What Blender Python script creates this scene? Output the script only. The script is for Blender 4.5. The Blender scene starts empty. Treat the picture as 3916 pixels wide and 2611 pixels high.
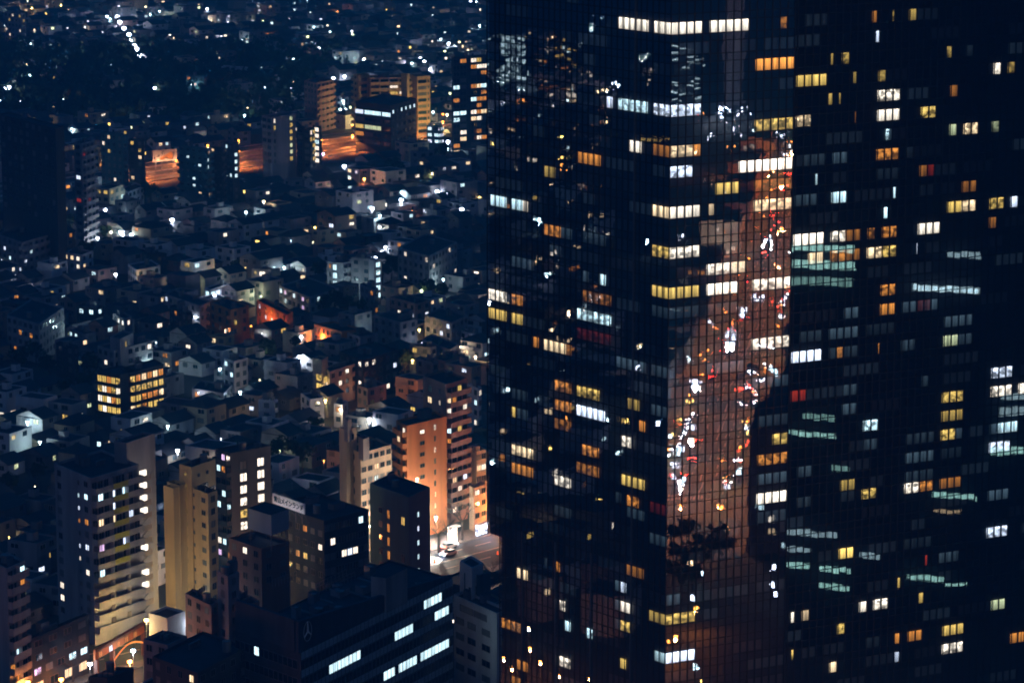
import bpy, math, random
import numpy as np
from mathutils import Vector
V=Vector; R_=math.radians
rnd=random.Random(7)
sc=bpy.context.scene; col=sc.collection
# ---------------- camera, world, light, exposure ----------------
FPX=3210.0; PIT=R_(11.5); HC=210.0; KX=1024/3916
cam_d=bpy.data.cameras.new('camera'); cam=bpy.data.objects.new('camera',cam_d); col.objects.link(cam)
cam.location=(0,0,HC); cam.rotation_euler=(math.pi/2-PIT,0,0)
cam_d.sensor_width=36; cam_d.lens=FPX/1024*36; cam_d.clip_start=1; cam_d.clip_end=9000
sc.camera=cam
sc.view_settings.view_transform='Standard'; sc.view_settings.look='None'; sc.view_settings.exposure=0; sc.view_settings.gamma=1
w=bpy.data.worlds.new('World'); sc.world=w; w.use_nodes=True
nt=w.node_tree; bg=nt.nodes['Background']
sky=nt.nodes.new('ShaderNodeTexSky'); sky.sky_type='NISHITA'; sky.sun_disc=False
sky.sun_elevation=R_(-6); sky.sun_rotation=R_(180)
mx=nt.nodes.new('ShaderNodeMix'); mx.data_type='RGBA'; mx.inputs['Factor'].default_value=0.93
mx.inputs['B'].default_value=(0.0012,0.050,0.165,1)      # skyglow of the city at night
nt.links.new(sky.outputs['Color'],mx.inputs['A']); nt.links.new(mx.outputs['Result'],bg.inputs['Color'])
bg.inputs['Strength'].default_value=0.8
sun_d=bpy.data.lights.new('city_glow','SUN'); sun_d.energy=0.085; sun_d.angle=R_(30); sun_d.color=(1.0,0.84,0.80)
sun=bpy.data.objects.new('city_glow',sun_d); col.objects.link(sun)
sun.rotation_euler=V((0.10,1.0,-0.22)).to_track_quat('-Z','Y').to_euler()
cy=sc.cycles
cy.max_bounces=5; cy.diffuse_bounces=2; cy.glossy_bounces=3; cy.transparent_max_bounces=8; cy.transmission_bounces=2; cy.volume_bounces=0
cy.sample_clamp_indirect=2.0; cy.sample_clamp_direct=0; cy.use_denoising=True; cy.denoiser='OPENIMAGEDENOISE'; cy.denoising_prefilter='ACCURATE'
cy.caustics_reflective=False; cy.caustics_refractive=False; cy.pixel_filter_type='BLACKMAN_HARRIS'; cy.filter_width=1.9
# ---------------- survey of the photograph: image points to places ----------------
TT={'A':(0,1500,1.411),'B':(900,1500,1.411),'C':(0,800,1.742),'D':(900,800,1.742),'E':(0,0,1.845),'F':(900,0,1.845),
'T1':(1850,0,1.742),'T2':(2800,0,1.742),'T3':(1850,850,1.742),'T4':(2800,850,1.742),'T5':(1850,1700,1.721),'T6':(2800,1700,1.721),'O':(0,0,2352/3916)}
def px(t,x,y):
    a,b,s=TT[t]; return ((a+x/s)*KX,(b+y/s)*KX)
def ray(p):
    X=(p[0]-512)/FPX; Y=-(p[1]-341)/FPX
    return V((X,math.cos(PIT)+Y*math.sin(PIT),-math.sin(PIT)+Y*math.cos(PIT)))
CAM=V((0,0,HC)); FW=V((0,math.cos(PIT),-math.sin(PIT))); UP=V((0,math.sin(PIT),math.cos(PIT)))
def atz(p,z): d=ray(p); return CAM+d*((z-HC)/d.z)
def atD(p,D): d=ray(p); return CAM+d*(D/d.y)
def proj(q):
    d=V(q)-CAM; f=d.dot(FW); return 512+FPX*d.x/f, 341-FPX*d.dot(UP)/f
# ---------------- helpers ----------------
def link(o,parent=None):
    col.objects.link(o)
    if parent is not None: o.parent=parent
    return o
def tag(o,label=None,cat=None,group=None,kind=None):
    if label: o['label']=label
    if cat: o['category']=cat
    if group: o['group']=group
    if kind: o['kind']=kind
    return o
def empty(name,loc,label,cat,group=None):
    o=bpy.data.objects.new(name,None); o.location=loc; o.empty_display_size=.5; link(o); return tag(o,label,cat,group)
class MB:
    def __init__(s): s.v=[];s.f=[];s.m=[];s.mats=[]
    def mi(s,m):
        if m not in s.mats: s.mats.append(m)
        return s.mats.index(m)
    def poly(s,pts,m):
        n=len(s.v); s.v+= [tuple(p) for p in pts]; s.f.append(tuple(range(n,n+len(pts)))); s.m.append(s.mi(m))
    def prism(s,base,z0,z1,m,top=None,bottom=True):   # base: ccw xy points
        n=len(base)
        b=[(p[0],p[1],z0) for p in base]; t=[(p[0],p[1],z1) for p in base]
        for i in range(n):
            j=(i+1)%n; s.poly([b[i],b[j],t[j],t[i]],m)
        s.poly(t,top or m)
        if bottom: s.poly(b[::-1],m)
    def box(s,o,u,lu,n,ln,z0,z1,m,top=None):           # o xy start, along u by lu, along n by ln
        a=V((o[0],o[1])); u=V((u[0],u[1])); n=V((n[0],n[1]))
        P=[a,a+u*lu,a+u*lu+n*ln,a+n*ln]
        if (P[1]-P[0]).cross(P[2]-P[0])<0: P=P[::-1]
        s.prism(P,z0,z1,m,top)
    def bar(s,a,b,r,m,r2=None,k=5):
        a=V(a);b=V(b);d=(b-a)
        if d.length<1e-6: return
        q=d.to_track_quat('Z','Y'); r2=r if r2 is None else r2; n=len(s.v)
        for c,rr in ((a,r),(b,r2)):
            for i in range(k):
                an=2*math.pi*i/k; s.v.append(tuple(c+q@V((math.cos(an)*rr,math.sin(an)*rr,0))))
        mi=s.mi(m)
        for i in range(k):
            j=(i+1)%k; s.f.append((n+i,n+j,n+k+j,n+k+i)); s.m.append(mi)
        s.f.append(tuple(n+i for i in range(k))[::-1]); s.m.append(mi)
        s.f.append(tuple(n+k+i for i in range(k))); s.m.append(mi)
    def mesh(s,name,off=None):
        me=bpy.data.meshes.new(name); vs=s.v if off is None else [(x-off[0],y-off[1],z-off[2]) for x,y,z in s.v]
        me.from_pydata(vs,[],s.f)
        for m in s.mats: me.materials.append(m)
        me.polygons.foreach_set('material_index',s.m); me.update(); return me
    def build(s,name,parent=None,label=None,kind=None,smooth=False):
        g=parent
        while g is not None and g.type!='EMPTY': g=g.parent
        off=tuple(g.location) if g is not None else None
        me=s.mesh(name,off)
        if smooth:
            for p in me.polygons: p.use_smooth=True
        o=bpy.data.objects.new(name,me); link(o,parent); tag(o,label,kind=kind); return o
def point(name,P,energy,c,rad=.4,parent=None):
    l=bpy.data.lights.new(name,'POINT'); l.energy=energy; l.color=c; l.shadow_soft_size=rad; o=bpy.data.objects.new(name,l); link(o,parent); o.location=P; return o
# ---------------- materials ----------------
MATS={}
def wallmat(name,c,rough=.85,dirt=.35,scale=.35,spec=.3,metal=0):
    if name in MATS: return MATS[name]
    m=bpy.data.materials.new(name); m.use_nodes=True; t=m.node_tree; b=t.nodes['Principled BSDF']
    g=t.nodes.new('ShaderNodeNewGeometry'); mp=t.nodes.new('ShaderNodeMapping'); mp.inputs['Scale'].default_value=(1,1,.13)
    n=t.nodes.new('ShaderNodeTexNoise'); n.inputs['Scale'].default_value=scale; n.inputs['Detail'].default_value=5
    r=t.nodes.new('ShaderNodeValToRGB'); r.color_ramp.elements[0].position=.3; r.color_ramp.elements[1].position=.72
    k=1-dirt; r.color_ramp.elements[0].color=(c[0]*k,c[1]*k,c[2]*k*1.02,1); r.color_ramp.elements[1].color=(*[min(1,x*1.15) for x in c],1)
    t.links.new(g.outputs['Position'],mp.inputs['Vector']); t.links.new(mp.outputs[0],n.inputs['Vector']); t.links.new(n.outputs[0],r.inputs[0])
    t.links.new(r.outputs[0],b.inputs['Base Color']); b.inputs['Roughness'].default_value=rough; b.inputs['Specular IOR Level'].default_value=spec; b.inputs['Metallic'].default_value=metal
    MATS[name]=m; return m
def emat(name,c,st,kind='plain',base=(.05,.05,.05)):
    if name in MATS: return MATS[name]
    m=bpy.data.materials.new(name); m.use_nodes=True; t=m.node_tree; b=t.nodes['Principled BSDF']
    b.inputs['Base Color'].default_value=(*base,1); b.inputs['Roughness'].default_value=.4
    b.inputs['Emission Color'].default_value=(*c,1); b.inputs['Emission Strength'].default_value=st
    if kind!='plain':
        g=t.nodes.new('ShaderNodeNewGeometry'); oi=t.nodes.new('ShaderNodeObjectInfo'); ad=t.nodes.new('ShaderNodeVectorMath'); ad.operation='ADD'
        cx=t.nodes.new('ShaderNodeCombineXYZ')
        mul=t.nodes.new('ShaderNodeMath'); mul.operation='MULTIPLY'; mul.inputs[1].default_value=77
        t.links.new(oi.outputs['Random'],mul.inputs[0]); t.links.new(mul.outputs[0],cx.inputs[0]); t.links.new(mul.outputs[0],cx.inputs[2])
        t.links.new(g.outputs['Position'],ad.inputs[0]); t.links.new(cx.outputs[0],ad.inputs[1])
        mp=t.nodes.new('ShaderNodeMapping'); t.links.new(ad.outputs[0],mp.inputs['Vector'])
        if kind=='curtain':
            mp.inputs['Scale'].default_value=(2.4,2.4,.12)
            n=t.nodes.new('ShaderNodeTexNoise'); n.inputs['Scale'].default_value=1.1; n.inputs['Detail'].default_value=3
            t.links.new(mp.outputs[0],n.inputs['Vector'])
            r=t.nodes.new('ShaderNodeMapRange'); r.inputs['From Min'].default_value=.3; r.inputs['From Max'].default_value=.7; r.inputs['To Min'].default_value=.3*st; r.inputs['To Max'].default_value=1.5*st
            t.links.new(n.outputs[0],r.inputs['Value']); t.links.new(r.outputs[0],b.inputs['Emission Strength'])
        else:   # a furnished room behind glass: dark shapes low, bright wall above
            mp.inputs['Scale'].default_value=(1.0,1.0,1.35)
            n=t.nodes.new('ShaderNodeTexVoronoi'); n.distance='CHEBYCHEV'; n.inputs['Scale'].default_value=1.25
            t.links.new(mp.outputs[0],n.inputs['Vector'])
            n2=t.nodes.new('ShaderNodeTexNoise'); n2.inputs['Scale'].default_value=.9; n2.inputs['Detail'].default_value=4; t.links.new(mp.outputs[0],n2.inputs['Vector'])
            sp=t.nodes.new('ShaderNodeSeparateColor'); t.links.new(n.outputs['Color'],sp.inputs[0])
            r=t.nodes.new('ShaderNodeMapRange'); r.inputs['From Min'].default_value=.18; r.inputs['From Max'].default_value=.5; r.inputs['To Min'].default_value=.22*st; r.inputs['To Max'].default_value=1.1*st
            t.links.new(sp.outputs[0],r.inputs['Value'])
            r2=t.nodes.new('ShaderNodeMapRange'); r2.inputs['From Min'].default_value=.35; r2.inputs['From Max'].default_value=.6; r2.inputs['To Min'].default_value=.35; r2.inputs['To Max'].default_value=1.25
            t.links.new(n2.outputs[0],r2.inputs['Value'])
            mm=t.nodes.new('ShaderNodeMath'); mm.operation='MULTIPLY'; t.links.new(r.outputs[0],mm.inputs[0]); t.links.new(r2.outputs[0],mm.inputs[1]); t.links.new(mm.outputs[0],b.inputs['Emission Strength'])
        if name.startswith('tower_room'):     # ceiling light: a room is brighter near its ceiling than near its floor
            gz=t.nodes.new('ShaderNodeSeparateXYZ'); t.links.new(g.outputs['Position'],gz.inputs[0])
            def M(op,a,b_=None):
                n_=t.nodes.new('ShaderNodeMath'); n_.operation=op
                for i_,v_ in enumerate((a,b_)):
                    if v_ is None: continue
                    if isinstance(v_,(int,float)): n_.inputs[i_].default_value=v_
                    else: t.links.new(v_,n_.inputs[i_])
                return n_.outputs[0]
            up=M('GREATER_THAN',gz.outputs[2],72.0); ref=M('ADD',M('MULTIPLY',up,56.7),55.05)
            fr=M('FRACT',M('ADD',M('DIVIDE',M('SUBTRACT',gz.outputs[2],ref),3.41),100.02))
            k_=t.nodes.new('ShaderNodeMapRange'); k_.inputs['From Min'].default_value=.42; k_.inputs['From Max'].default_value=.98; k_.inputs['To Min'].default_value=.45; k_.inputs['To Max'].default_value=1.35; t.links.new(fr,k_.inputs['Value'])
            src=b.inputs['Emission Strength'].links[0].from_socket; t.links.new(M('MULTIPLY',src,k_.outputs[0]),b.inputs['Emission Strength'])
    m.cycles.emission_sampling='NONE'; MATS[name]=m; return m
W_CONC=wallmat('concrete_grey',(.30,.29,.32)); W_WHITE=wallmat('white_render',(.62,.62,.64),dirt=.2); W_CREAM=wallmat('cream_tile',(.50,.42,.32),dirt=.25)
W_DARK=wallmat('dark_cladding',(.05,.055,.07)); W_MID=wallmat('grey_tile',(.17,.17,.20)); W_BRICK=wallmat('brick_tile',(.20,.12,.10),dirt=.25)
W_OCHRE=wallmat('ochre_render',(.62,.45,.22),dirt=.2); W_PINK=wallmat('pinkish_tile',(.36,.24,.22)); W_TEAL=wallmat('teal_panel',(.05,.13,.17)); W_MAUVE=wallmat('pale_grey_tile',(.36,.35,.37))
W_TERRA=wallmat('terracotta_render',(.56,.22,.09))
RF_DARK=wallmat('dark_roof',(.035,.042,.055),rough=.7); RF_GREY=wallmat('grey_roof_membrane',(.06,.07,.085)); RF_TILE=wallmat('roof_tile',(.045,.045,.055),rough=.55,scale=2)
GL=wallmat('dark_window_glass',(.012,.018,.03),rough=.12,dirt=.1,spec=.6); GLM=wallmat('curtained_window',(.16,.17,.19),rough=.5)
FR=wallmat('window_frame_metal',(.16,.16,.17),rough=.5); FRW=wallmat('pale_window_frame',(.45,.45,.46),rough=.5)
METAL=wallmat('galvanised_metal',(.22,.23,.25),rough=.45,metal=.4); ASPH=wallmat('asphalt',(.045,.045,.05),rough=.8,scale=.15); BLK=wallmat('black_metal',(.01,.011,.014),rough=.5)
PAINT=wallmat('road_paint',(.75,.72,.66),dirt=.25,scale=1.5); GRND=wallmat('ground_mix',(.045,.047,.052),scale=.05,dirt=.5); YPAN=wallmat('olive_yellow_panel',(.42,.38,.05),dirt=.1)
LEAF=wallmat('dark_foliage',(.035,.055,.03),scale=1.2,dirt=.6,spec=.1); BARK=wallmat('bark',(.07,.055,.05)); ROADC=wallmat('pavement_slab',(.16,.15,.15),scale=.6)
COLS={'W':(1,.72,.42),'P':(1,.86,.70),'Y':(1,.66,.16),'O':(1,.36,.06),'C':(.62,.90,1.0),'B':(.70,.80,1.0),'R':(1,.07,.03),'G':(.50,.95,.85),'L':(.85,.95,.55),'V':(.9,.6,1.0)}
def lit(c,st=None,kind='curtain'):
    st={'W':1.9,'P':2.2,'Y':1.15,'O':1.0,'C':2.4,'B':2.4,'R':.35,'G':1.4,'L':1.2,'V':1.5}[c] if st is None else st
    return emat('lit_%s_%s_%d'%(kind,c,int(st*100)),COLS[c],st,kind)
def lampmat(c,st=30): return emat('lamp_glow_%s_%d'%(c,int(st)),COLS[c],st)
PCHW='WWWPPYOCCCBYL'
# ---------------- occupancy in plan ----------------
GX0,GY0,GW,GH=-480,560,760,2000
occ=np.zeros((GH,GW),bool)
def mark(pts,grow=1.5,test=False):
    c=sum((V((p[0],p[1])) for p in pts),V((0,0)))/len(pts)
    P=[]
    for p in pts:
        d=V((p[0],p[1]))-c; P.append(c+d*(1+grow/max(d.length,.1)))
    xs=[p.x for p in P]; ys=[p.y for p in P]
    x0=max(0,int(min(xs)-GX0)); x1=min(GW,int(max(xs)-GX0)+2); y0=max(0,int(min(ys)-GY0)); y1=min(GH,int(max(ys)-GY0)+2)
    if x0>=x1 or y0>=y1: return False
    gx,gy=np.meshgrid(np.arange(x0,x1)+GX0+.5,np.arange(y0,y1)+GY0+.5)
    m=np.ones(gx.shape,bool); sgn=None
    n=len(P); area=sum(P[i].cross(P[(i+1)%n]) for i in range(n)); s=1 if area>0 else -1
    for i in range(n):
        a=P[i]; b=P[(i+1)%n]; m&= s*((b.x-a.x)*(gy-a.y)-(b.y-a.y)*(gx-a.x))>=0
    if test: return bool((occ[y0:y1,x0:x1]&m).any())
    occ[y0:y1,x0:x1]|=m; return False
solids=[]        # (distance, list of xy, z0, z1, key) for the visibility test
# ---------------- windows ----------------
WM={}
def window_mesh(w,h,m,fr,bars):
    k=(round(w,1),round(h,1),m.name,fr.name,bars)
    if k in WM: return WM[k]
    b=MB(); w2=w/2; t=.07
    b.poly([(-w2,-.03,0),(w2,-.03,0),(w2,-.03,h),(-w2,-.03,h)],m)
    for a in ((-w2-t,-w2),(w2,w2+t)): b.box((a[0],-.09),(1,0),a[1]-a[0],(0,1),.10,-t,h+t,fr)
    b.box((-w2,-.09),(1,0),w,(0,1),.10,-t,0,fr); b.box((-w2,-.09),(1,0),w,(0,1),.10,h,h+t,fr)
    for i in range(1,bars): x=-w2+w*i/bars; b.box((x-.06,-.08),(1,0),.12,(0,1),.045,0,h,fr)
    WM[k]=b.mesh('window'); return WM[k]
def add_window(root,P,u,w,h,m,fr=None,bars=2):
    if m in (GL,GLM): bars=2
    o=bpy.data.objects.new('window',window_mesh(w,h,m,fr or FR,bars))
    o.location=V(P)-V(root.location); o.rotation_euler=(0,0,math.atan2(u[1],u[0])); link(o,root); return o
def litpick(r,pal=None): 
    c=r.choice(pal or PCHW); return lit(c,kind=r.choice(['curtain','curtain','room']))
def deco(root,a,b,zt,sp,count,wall):
    """furnish one facade from a (left) to b (right), top at zt"""
    a=V((a[0],a[1])); b=V((b[0],b[1])); u=(b-a); L=u.length; u=u/L; n=V((u.y,-u.x))
    r=random.Random(sp.get('seed',int(L*100)))
    k=sp['k']; nf=sp['n']; fh=sp.get('fh',2.9); top=sp.get('top',.9); L0=L*sp.get('s0',0); L1=L*sp.get('s1',1); LL=L1-L0
    ww=sp.get('w',1.5); wh=sp.get('h',1.35); nc=sp.get('nc',max(1,int(LL/3.2))); litd=sp.get('lit',{}); p=sp.get('p',.15); pal=sp.get('pal')
    xs=sp.get('xs') or [(i+.5)/nc for i in range(nc)]; bars=sp.get('bars',2)
    if k in('win','balc'):
        dep=sp.get('dep',1.3)
        for i in range(nf):
            z1=zt-top-i*fh
            if z1-wh<.3: break
            for j,fx in enumerate(xs):
                if count[0]>=96: break
                key=litd.get((i,j))
                if key is not None: m=lit(key[0],kind='room' if len(key)>1 else 'curtain')
                elif r.random()<p: m=litpick(r,pal)
                else: m=GL if r.random()<.7 else GLM
                q=a+u*(L0+LL*fx)
                add_window(root,(q.x,q.y,z1-wh),u,ww,wh,m,sp.get('fr',FR),bars); count[0]+=1
            if k=='balc':
                mb=MB(); o=a+u*(L0+.1); zb=z1-wh-.45; pm=sp.get('pm',wall); ph=sp.get('ph',1.15)
                mb.box(o,u,LL-.2,n,dep,zb-.18,zb,wall); mb.box(o+n*(dep-.12),u,LL-.2,n,.14,zb,zb+ph,pm)
                for e in (0,LL-.2-.12): mb.box(o+u*e,u,.12,n,dep-.125,zb,zb+ph,pm)
                for e in sp.get('div',[]): mb.box(o+u*(LL*e),u,.1,n,dep-.14,zb,zb+fh-.25,wall)
                bo=mb.build('balcony',root)
                if 'yp' in sp and i<sp['yp'][2]:
                    y0,y1=sp['yp'][:2]; mp=MB(); mp.box(o+n*(dep+.03)+u*(LL*y0),u,LL*(y1-y0),n,.08,zb+.1,zb+ph+.05,YPAN); mp.build('panel',bo)
    elif k=='band':
        for i in range(nf):
            z1=zt-top-i*fh
            if z1-wh<.3: break
            step=sp.get('pane',1.5); np_=int(LL/step)
            segs=[(0,np_,None)]
            for (ii,f0,f1,c) in sp.get('litseg',[]):
                if ii==i: segs.append((int(f0*np_),max(int(f0*np_)+1,int(f1*np_)),c))
            used=[None]*np_
            for s_ in segs[1:]:
                for q in range(s_[0],min(np_,s_[1])): used[q]=s_[2]
            q=0
            while q<np_:
                e=q
                while e<np_ and used[e]==used[q]: e+=1
                c=used[q]; m=GL if c is None else lit(c[0],1.7 if c=='C!' else None,kind='curtain')
                cx=a+u*(L0+step*(q+e)/2)
                add_window(root,(cx.x,cx.y,z1-wh),u,step*(e-q)-.12,wh,m,sp.get('fr',FR),e-q) if m is not GL else None
                if m is GL:
                    o=bpy.data.objects.new('window',window_mesh(step*(e-q)-.12,wh,GL,sp.get('fr',FR),e-q)); o.location=V((cx.x,cx.y,z1-wh))-V(root.location); o.rotation_euler=(0,0,math.atan2(u.y,u.x)); link(o,root)
                count[0]+=1; q=e
def roofbits(root,base,z,r,n=3,mat=None):
    c=sum((V((p[0],p[1])) for p in base),V((0,0)))/4; e1=V(base[1])-V(base[0]); e2=V(base[3])-V(base[0]); u=e1.normalized(); v=e2.normalized()
    for i in range(n):
        q=c+e1*(r.random()-.5)*.6+e2*(r.random()-.5)*.6; k=r.random(); mb=MB()
        if k<.35:
            s=r.uniform(1.2,2.6); mb.box(q,u,s*1.5,v,s,z,z+r.uniform(1.4,2.6),mat or W_MID,RF_GREY); mb.build('stair_head',root)
        elif k<.7:
            for j in range(r.randint(2,4)): mb.box(q+u*(j*1.1),u,.85,v,.5,z,z+1.1,METAL)
            mb.build('air_conditioner',root)
        else:
            h=r.uniform(1.6,2.4); mb.bar((q.x,q.y,z),(q.x,q.y,z+h),.9,METAL,k=9); mb.build('water_tank',root)
NB=0
def bld(name,label,cat,blocks,bits=2,group=None,wall=W_CONC,roof=RF_DARK):
    """blocks: dicts with t,N,L,R top corners seen in the photograph, h height, and facade specs Lf,Rf"""
    global NB; NB+=1; r=random.Random(NB*13+5)
    root=None; cnt=[0]; out=None
    for bk in blocks:
        t=bk['t']; h=bk['h']; z0=bk.get('z0',0); Npx=px(t,*bk['N'])
        if 'D' in bk: N=atD(Npx,bk['D']); h=N.z
        else: N=atz(Npx,h)
        N2=V((N.x,N.y))
        Rr=Ll=None
        if bk.get('R'): q=atz(px(t,*bk['R']),h); Rr=V((q.x,q.y))-N2
        if bk.get('L'): q=atz(px(t,*bk['L']),h); Ll=V((q.x,q.y))-N2
        if Rr is None: u=Ll.normalized(); Rr=V((u.y,-u.x)); Rr=Rr*(-1 if Rr.y<0 else 1)*bk.get('dR',8)
        if Ll is None: u=Rr.normalized(); Ll=V((-u.y,u.x))*bk.get('dL',8)
        if bk.get('mR') and Rr.length>bk['mR']: Rr=Rr.normalized()*bk['mR']
        if bk.get('mL') and Ll.length>bk['mL']: Ll=Ll.normalized()*bk['mL']
        base=[N2,N2+Rr,N2+Rr+Ll,N2+Ll]
        if root is None: root=empty(name,(N2.x,N2.y,0),label,cat,group)
        wm=bk.get('wall',wall); rm=bk.get('roof',roof); par=bk.get('par',.6)
        mb=MB(); mb.prism(base,z0,h-par,wm,wm)
        # parapet ring
        c=sum(base,V((0,0)))/4
        for i in range(4):
            p,q=base[i],base[(i+1)%4]; e=(q-p); ln=e.length; e=e/ln; nn=V((-e.y,e.x)); mb.box(p if i%2==0 else p+e*.25,e,ln if i%2==0 else ln-.5,nn,.25,h-par,h,wm)
        mb.build('wall',root)
        mb=MB(); ins=[p+(c-p).normalized()*.38 for p in base]; mb.prism(ins,h-par-.02,h-par+.06,rm); rfo=mb.build('roof',root)
        if bk.get('Lf'):
            for sp in (bk['Lf'] if isinstance(bk['Lf'],list) else [bk['Lf']]): deco(root,N2+Ll,N2,h,sp,cnt,wm)
        if bk.get('Rf'):
            for sp in (bk['Rf'] if isinstance(bk['Rf'],list) else [bk['Rf']]): deco(root,N2,N2+Rr,h,sp,cnt,wm)
        if z0<1: mark(base)
        solids.append((N2.y,base,0,h,None))
        if bits and bk.get('bits',1): roofbits(rfo,base,h-par+.05,r,bits)
        if out is None: out=(N2,Rr,Ll,h)
    return root,out
# ---------------- ground ----------------
mb=MB(); mb.poly([(-2500,150,0),(2600,150,0),(2600,5200,0),(-2500,5200,0)],GRND); mb.poly([(-2500,-900,0),(2600,-900,0),(2600,150,0),(-2500,150,0)],GRND)
tag(mb.build('ground'),kind='structure')
# ---------------- named buildings of the quarter ----------------
def W(n,nc=None,**k): return dict(k='win',n=n,**({'nc':nc} if nc else {}),**k)
def B(n,nc=None,**k): return dict(k='balc',n=n,**({'nc':nc} if nc else {}),**k)
AB='apartment building'
C1='C';W1='W';O1='O'
# tall balcony block, lower left
r1,o1=bld('apartment_building','tall grey balcony block with olive panels and a lit stair column, lower left',AB,[
 dict(t='A',N=(490,462),L=(293,380),R=(748,385),h=38.6,wall=W_MAUVE,
  Lf=[W(12,xs=[.13],w=1.6,h=1.3,top=1.2,p=.0,lit={(9,0):'P',(10,0):'P'}),W(12,xs=[.66],w=.6,h=.9,top=1.7,p=0,lit={(1,0):'C',(2,0):'B',(3,0):'O',(5,0):'B',(6,0):'P'}),W(12,xs=[.86],w=1.5,h=1.2,top=1.2,p=0,lit={(1,0):'C',(3,0):'O',(5,0):'B',(7,0):'P'})],
  Rf=B(12,8,w=1.5,h=1.9,top=1.2,dep=1.4,fh=2.9,ph=1.25,div=[.35,.68],yp=(.36,.66,7),p=.06,seed=4,lit={(1,1):'C',(1,3):'B',(1,5):'C',(2,3):'B',(3,1):'W',(3,3):'W',(5,1):'V',(7,1):'C',(8,2):'B',(9,0):'C',(5,5):'B',(10,5):'B'})),
 dict(t='A',N=(682,270),R=(836,220),h=43,dL=3.5,wall=W_CONC,bits=0,Rf=W(1,xs=[.5],w=.9,h=1.4,top=2.0,p=0)),
],bits=3)
# lit stair landings at its right end
u1=o1[1].normalized(); n1=V((u1.y,-u1.x))
for i in range(12):
    z=38.6-1.4-2.9*i
    m=MB(); q=o1[0]+o1[1]; m.box(q,u1,2.6,n1,1.3,z-2.5,z-2.3,W_CREAM); m.box(q+n1*1.2,u1,2.6,n1,.12,z-2.3,z-1.2,W_CREAM)
    m.bar((q.x+u1.x*.3,q.y+u1.y*.3,z-1.2),(q.x+u1.x*2.4,q.y+u1.y*2.4,z-.2),.12,METAL)
    sl_=m.build('stair_landing',r1)
    if i in (0,1,2,3,6,8,9):
        m=MB(); m.box(q+u1*.2,u1,1.9,n1,.5,z-2.0,z-.25,lit('P',2.6)); m.build('landing_lamp',sl_)
# yellow lit block
bld('apartment_building','slim ochre block washed in yellow light beside the tall grey balcony block',AB,[
 dict(t='A',N=(1122,545),L=(1040,513),R=(1172,525),h=33,Lf=[W(11,xs=[.7],w=1.5,h=1.0,top=1.4,p=0,fh=2.9),W(11,xs=[.06],w=.5,h=.7,top=1.2,p=0)],Rf=W(10,1,p=.0)),
 dict(t='A',N=(1033,402),L=(967,384),R=(1162,358),h=37.6,bits=1,Lf=[W(12,xs=[.5],w=.6,h=.6,top=1.6,p=1,pal='Y',fh=2.9)],Rf=W(1,xs=[.3,.65],w=.7,h=.7,top=2,p=0)),
 dict(t='A',N=(968,500),L=(900,480),R=(1010,488),h=33.4,bits=0,Lf=W(8,1,p=0)),
 dict(t='A',N=(935,515),L=(882,500),dR=9,h=33,bits=0),
],wall=W_OCHRE)
bld('apartment_building','narrow pale balcony block cut by the left edge of the picture',AB,[
 dict(t='A',N=(36,948),R=(134,905),L=(-60,900),h=30,wall=W_MAUVE,Rf=B(10,3,w=1.6,h=1.5,fh=2.9,ph=1.4,dep=1.1,p=.05,div=[.48],lit={(6,1):'C',(8,1):'O',(9,0):'W'},seed=9))])
bld('shop_building','low dark four storey shop building between the two left balcony blocks',AB,[
 dict(t='A',N=(165,1330),L=(140,1322),R=(478,1195),h=13,wall=W_DARK,Rf=[W(1,4,w=2.6,h=1.3,fh=3,p=0),W(1,4,w=2.4,h=1.3,top=3.9,p=.2,pal='C'),W(1,5,w=2.4,h=1.4,top=6.9,p=.9,pal='WCVO',seed=5),W(1,4,w=2.8,h=1.8,top=10.0,p=.8,pal='WO',seed=3)])],bits=3)
bld('apartment_building','dark slab with two columns of four pane lit windows left of the white rooftop sign',AB,[
 dict(t='B',N=(-25,325),L=(-105,300),R=(190,285),h=30,wall=W_DARK,roof=RF_DARK,
  Rf=[W(9,xs=[.30],w=1.9,h=1.9,fh=3.0,top=2.6,p=.9,pal='PPPY',fr=BLK,seed=2),W(9,xs=[.74],w=1.9,h=1.9,fh=3.0,top=2.6,p=.95,pal='PPPP',fr=BLK,seed=8)],
  Lf=B(9,3,w=1.3,h=1.4,fh=3,p=.5,pal='COVP',ph=.9,seed=6))])
rs,os_=bld('office_building','dark mid rise under the white rooftop sign with a few lit windows',AB,[
 dict(t='B',N=(478,690),L=(196,598),R=(720,628),h=26,wall=W_DARK,Lf=W(5,7,w=1.4,h=1.3,fh=3.2,top=2.6,p=0,lit={(0,4):'O',(1,6):'P',(2,3):'O',(2,4):'Y',(3,1):'C'}),Rf=W(5,8,w=1.4,h=1.5,fh=3.4,top=1.2,p=0,lit={(0,6):'C',(1,1):'P',(2,3):'P',(2,4):'B',(2,5):'P'}))],bits=4)
rb,ob=bld('apartment_building','brown tiled building carrying a white box on its roof, left of centre bottom',AB,[
 dict(t='B',N=(140,842),L=(-35,782),R=(292,800),h=25,wall=W_BRICK,Lf=W(4,3,p=.0,lit={(0,1):'P'}),Rf=W(3,2,p=.1))],bits=1)
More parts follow.
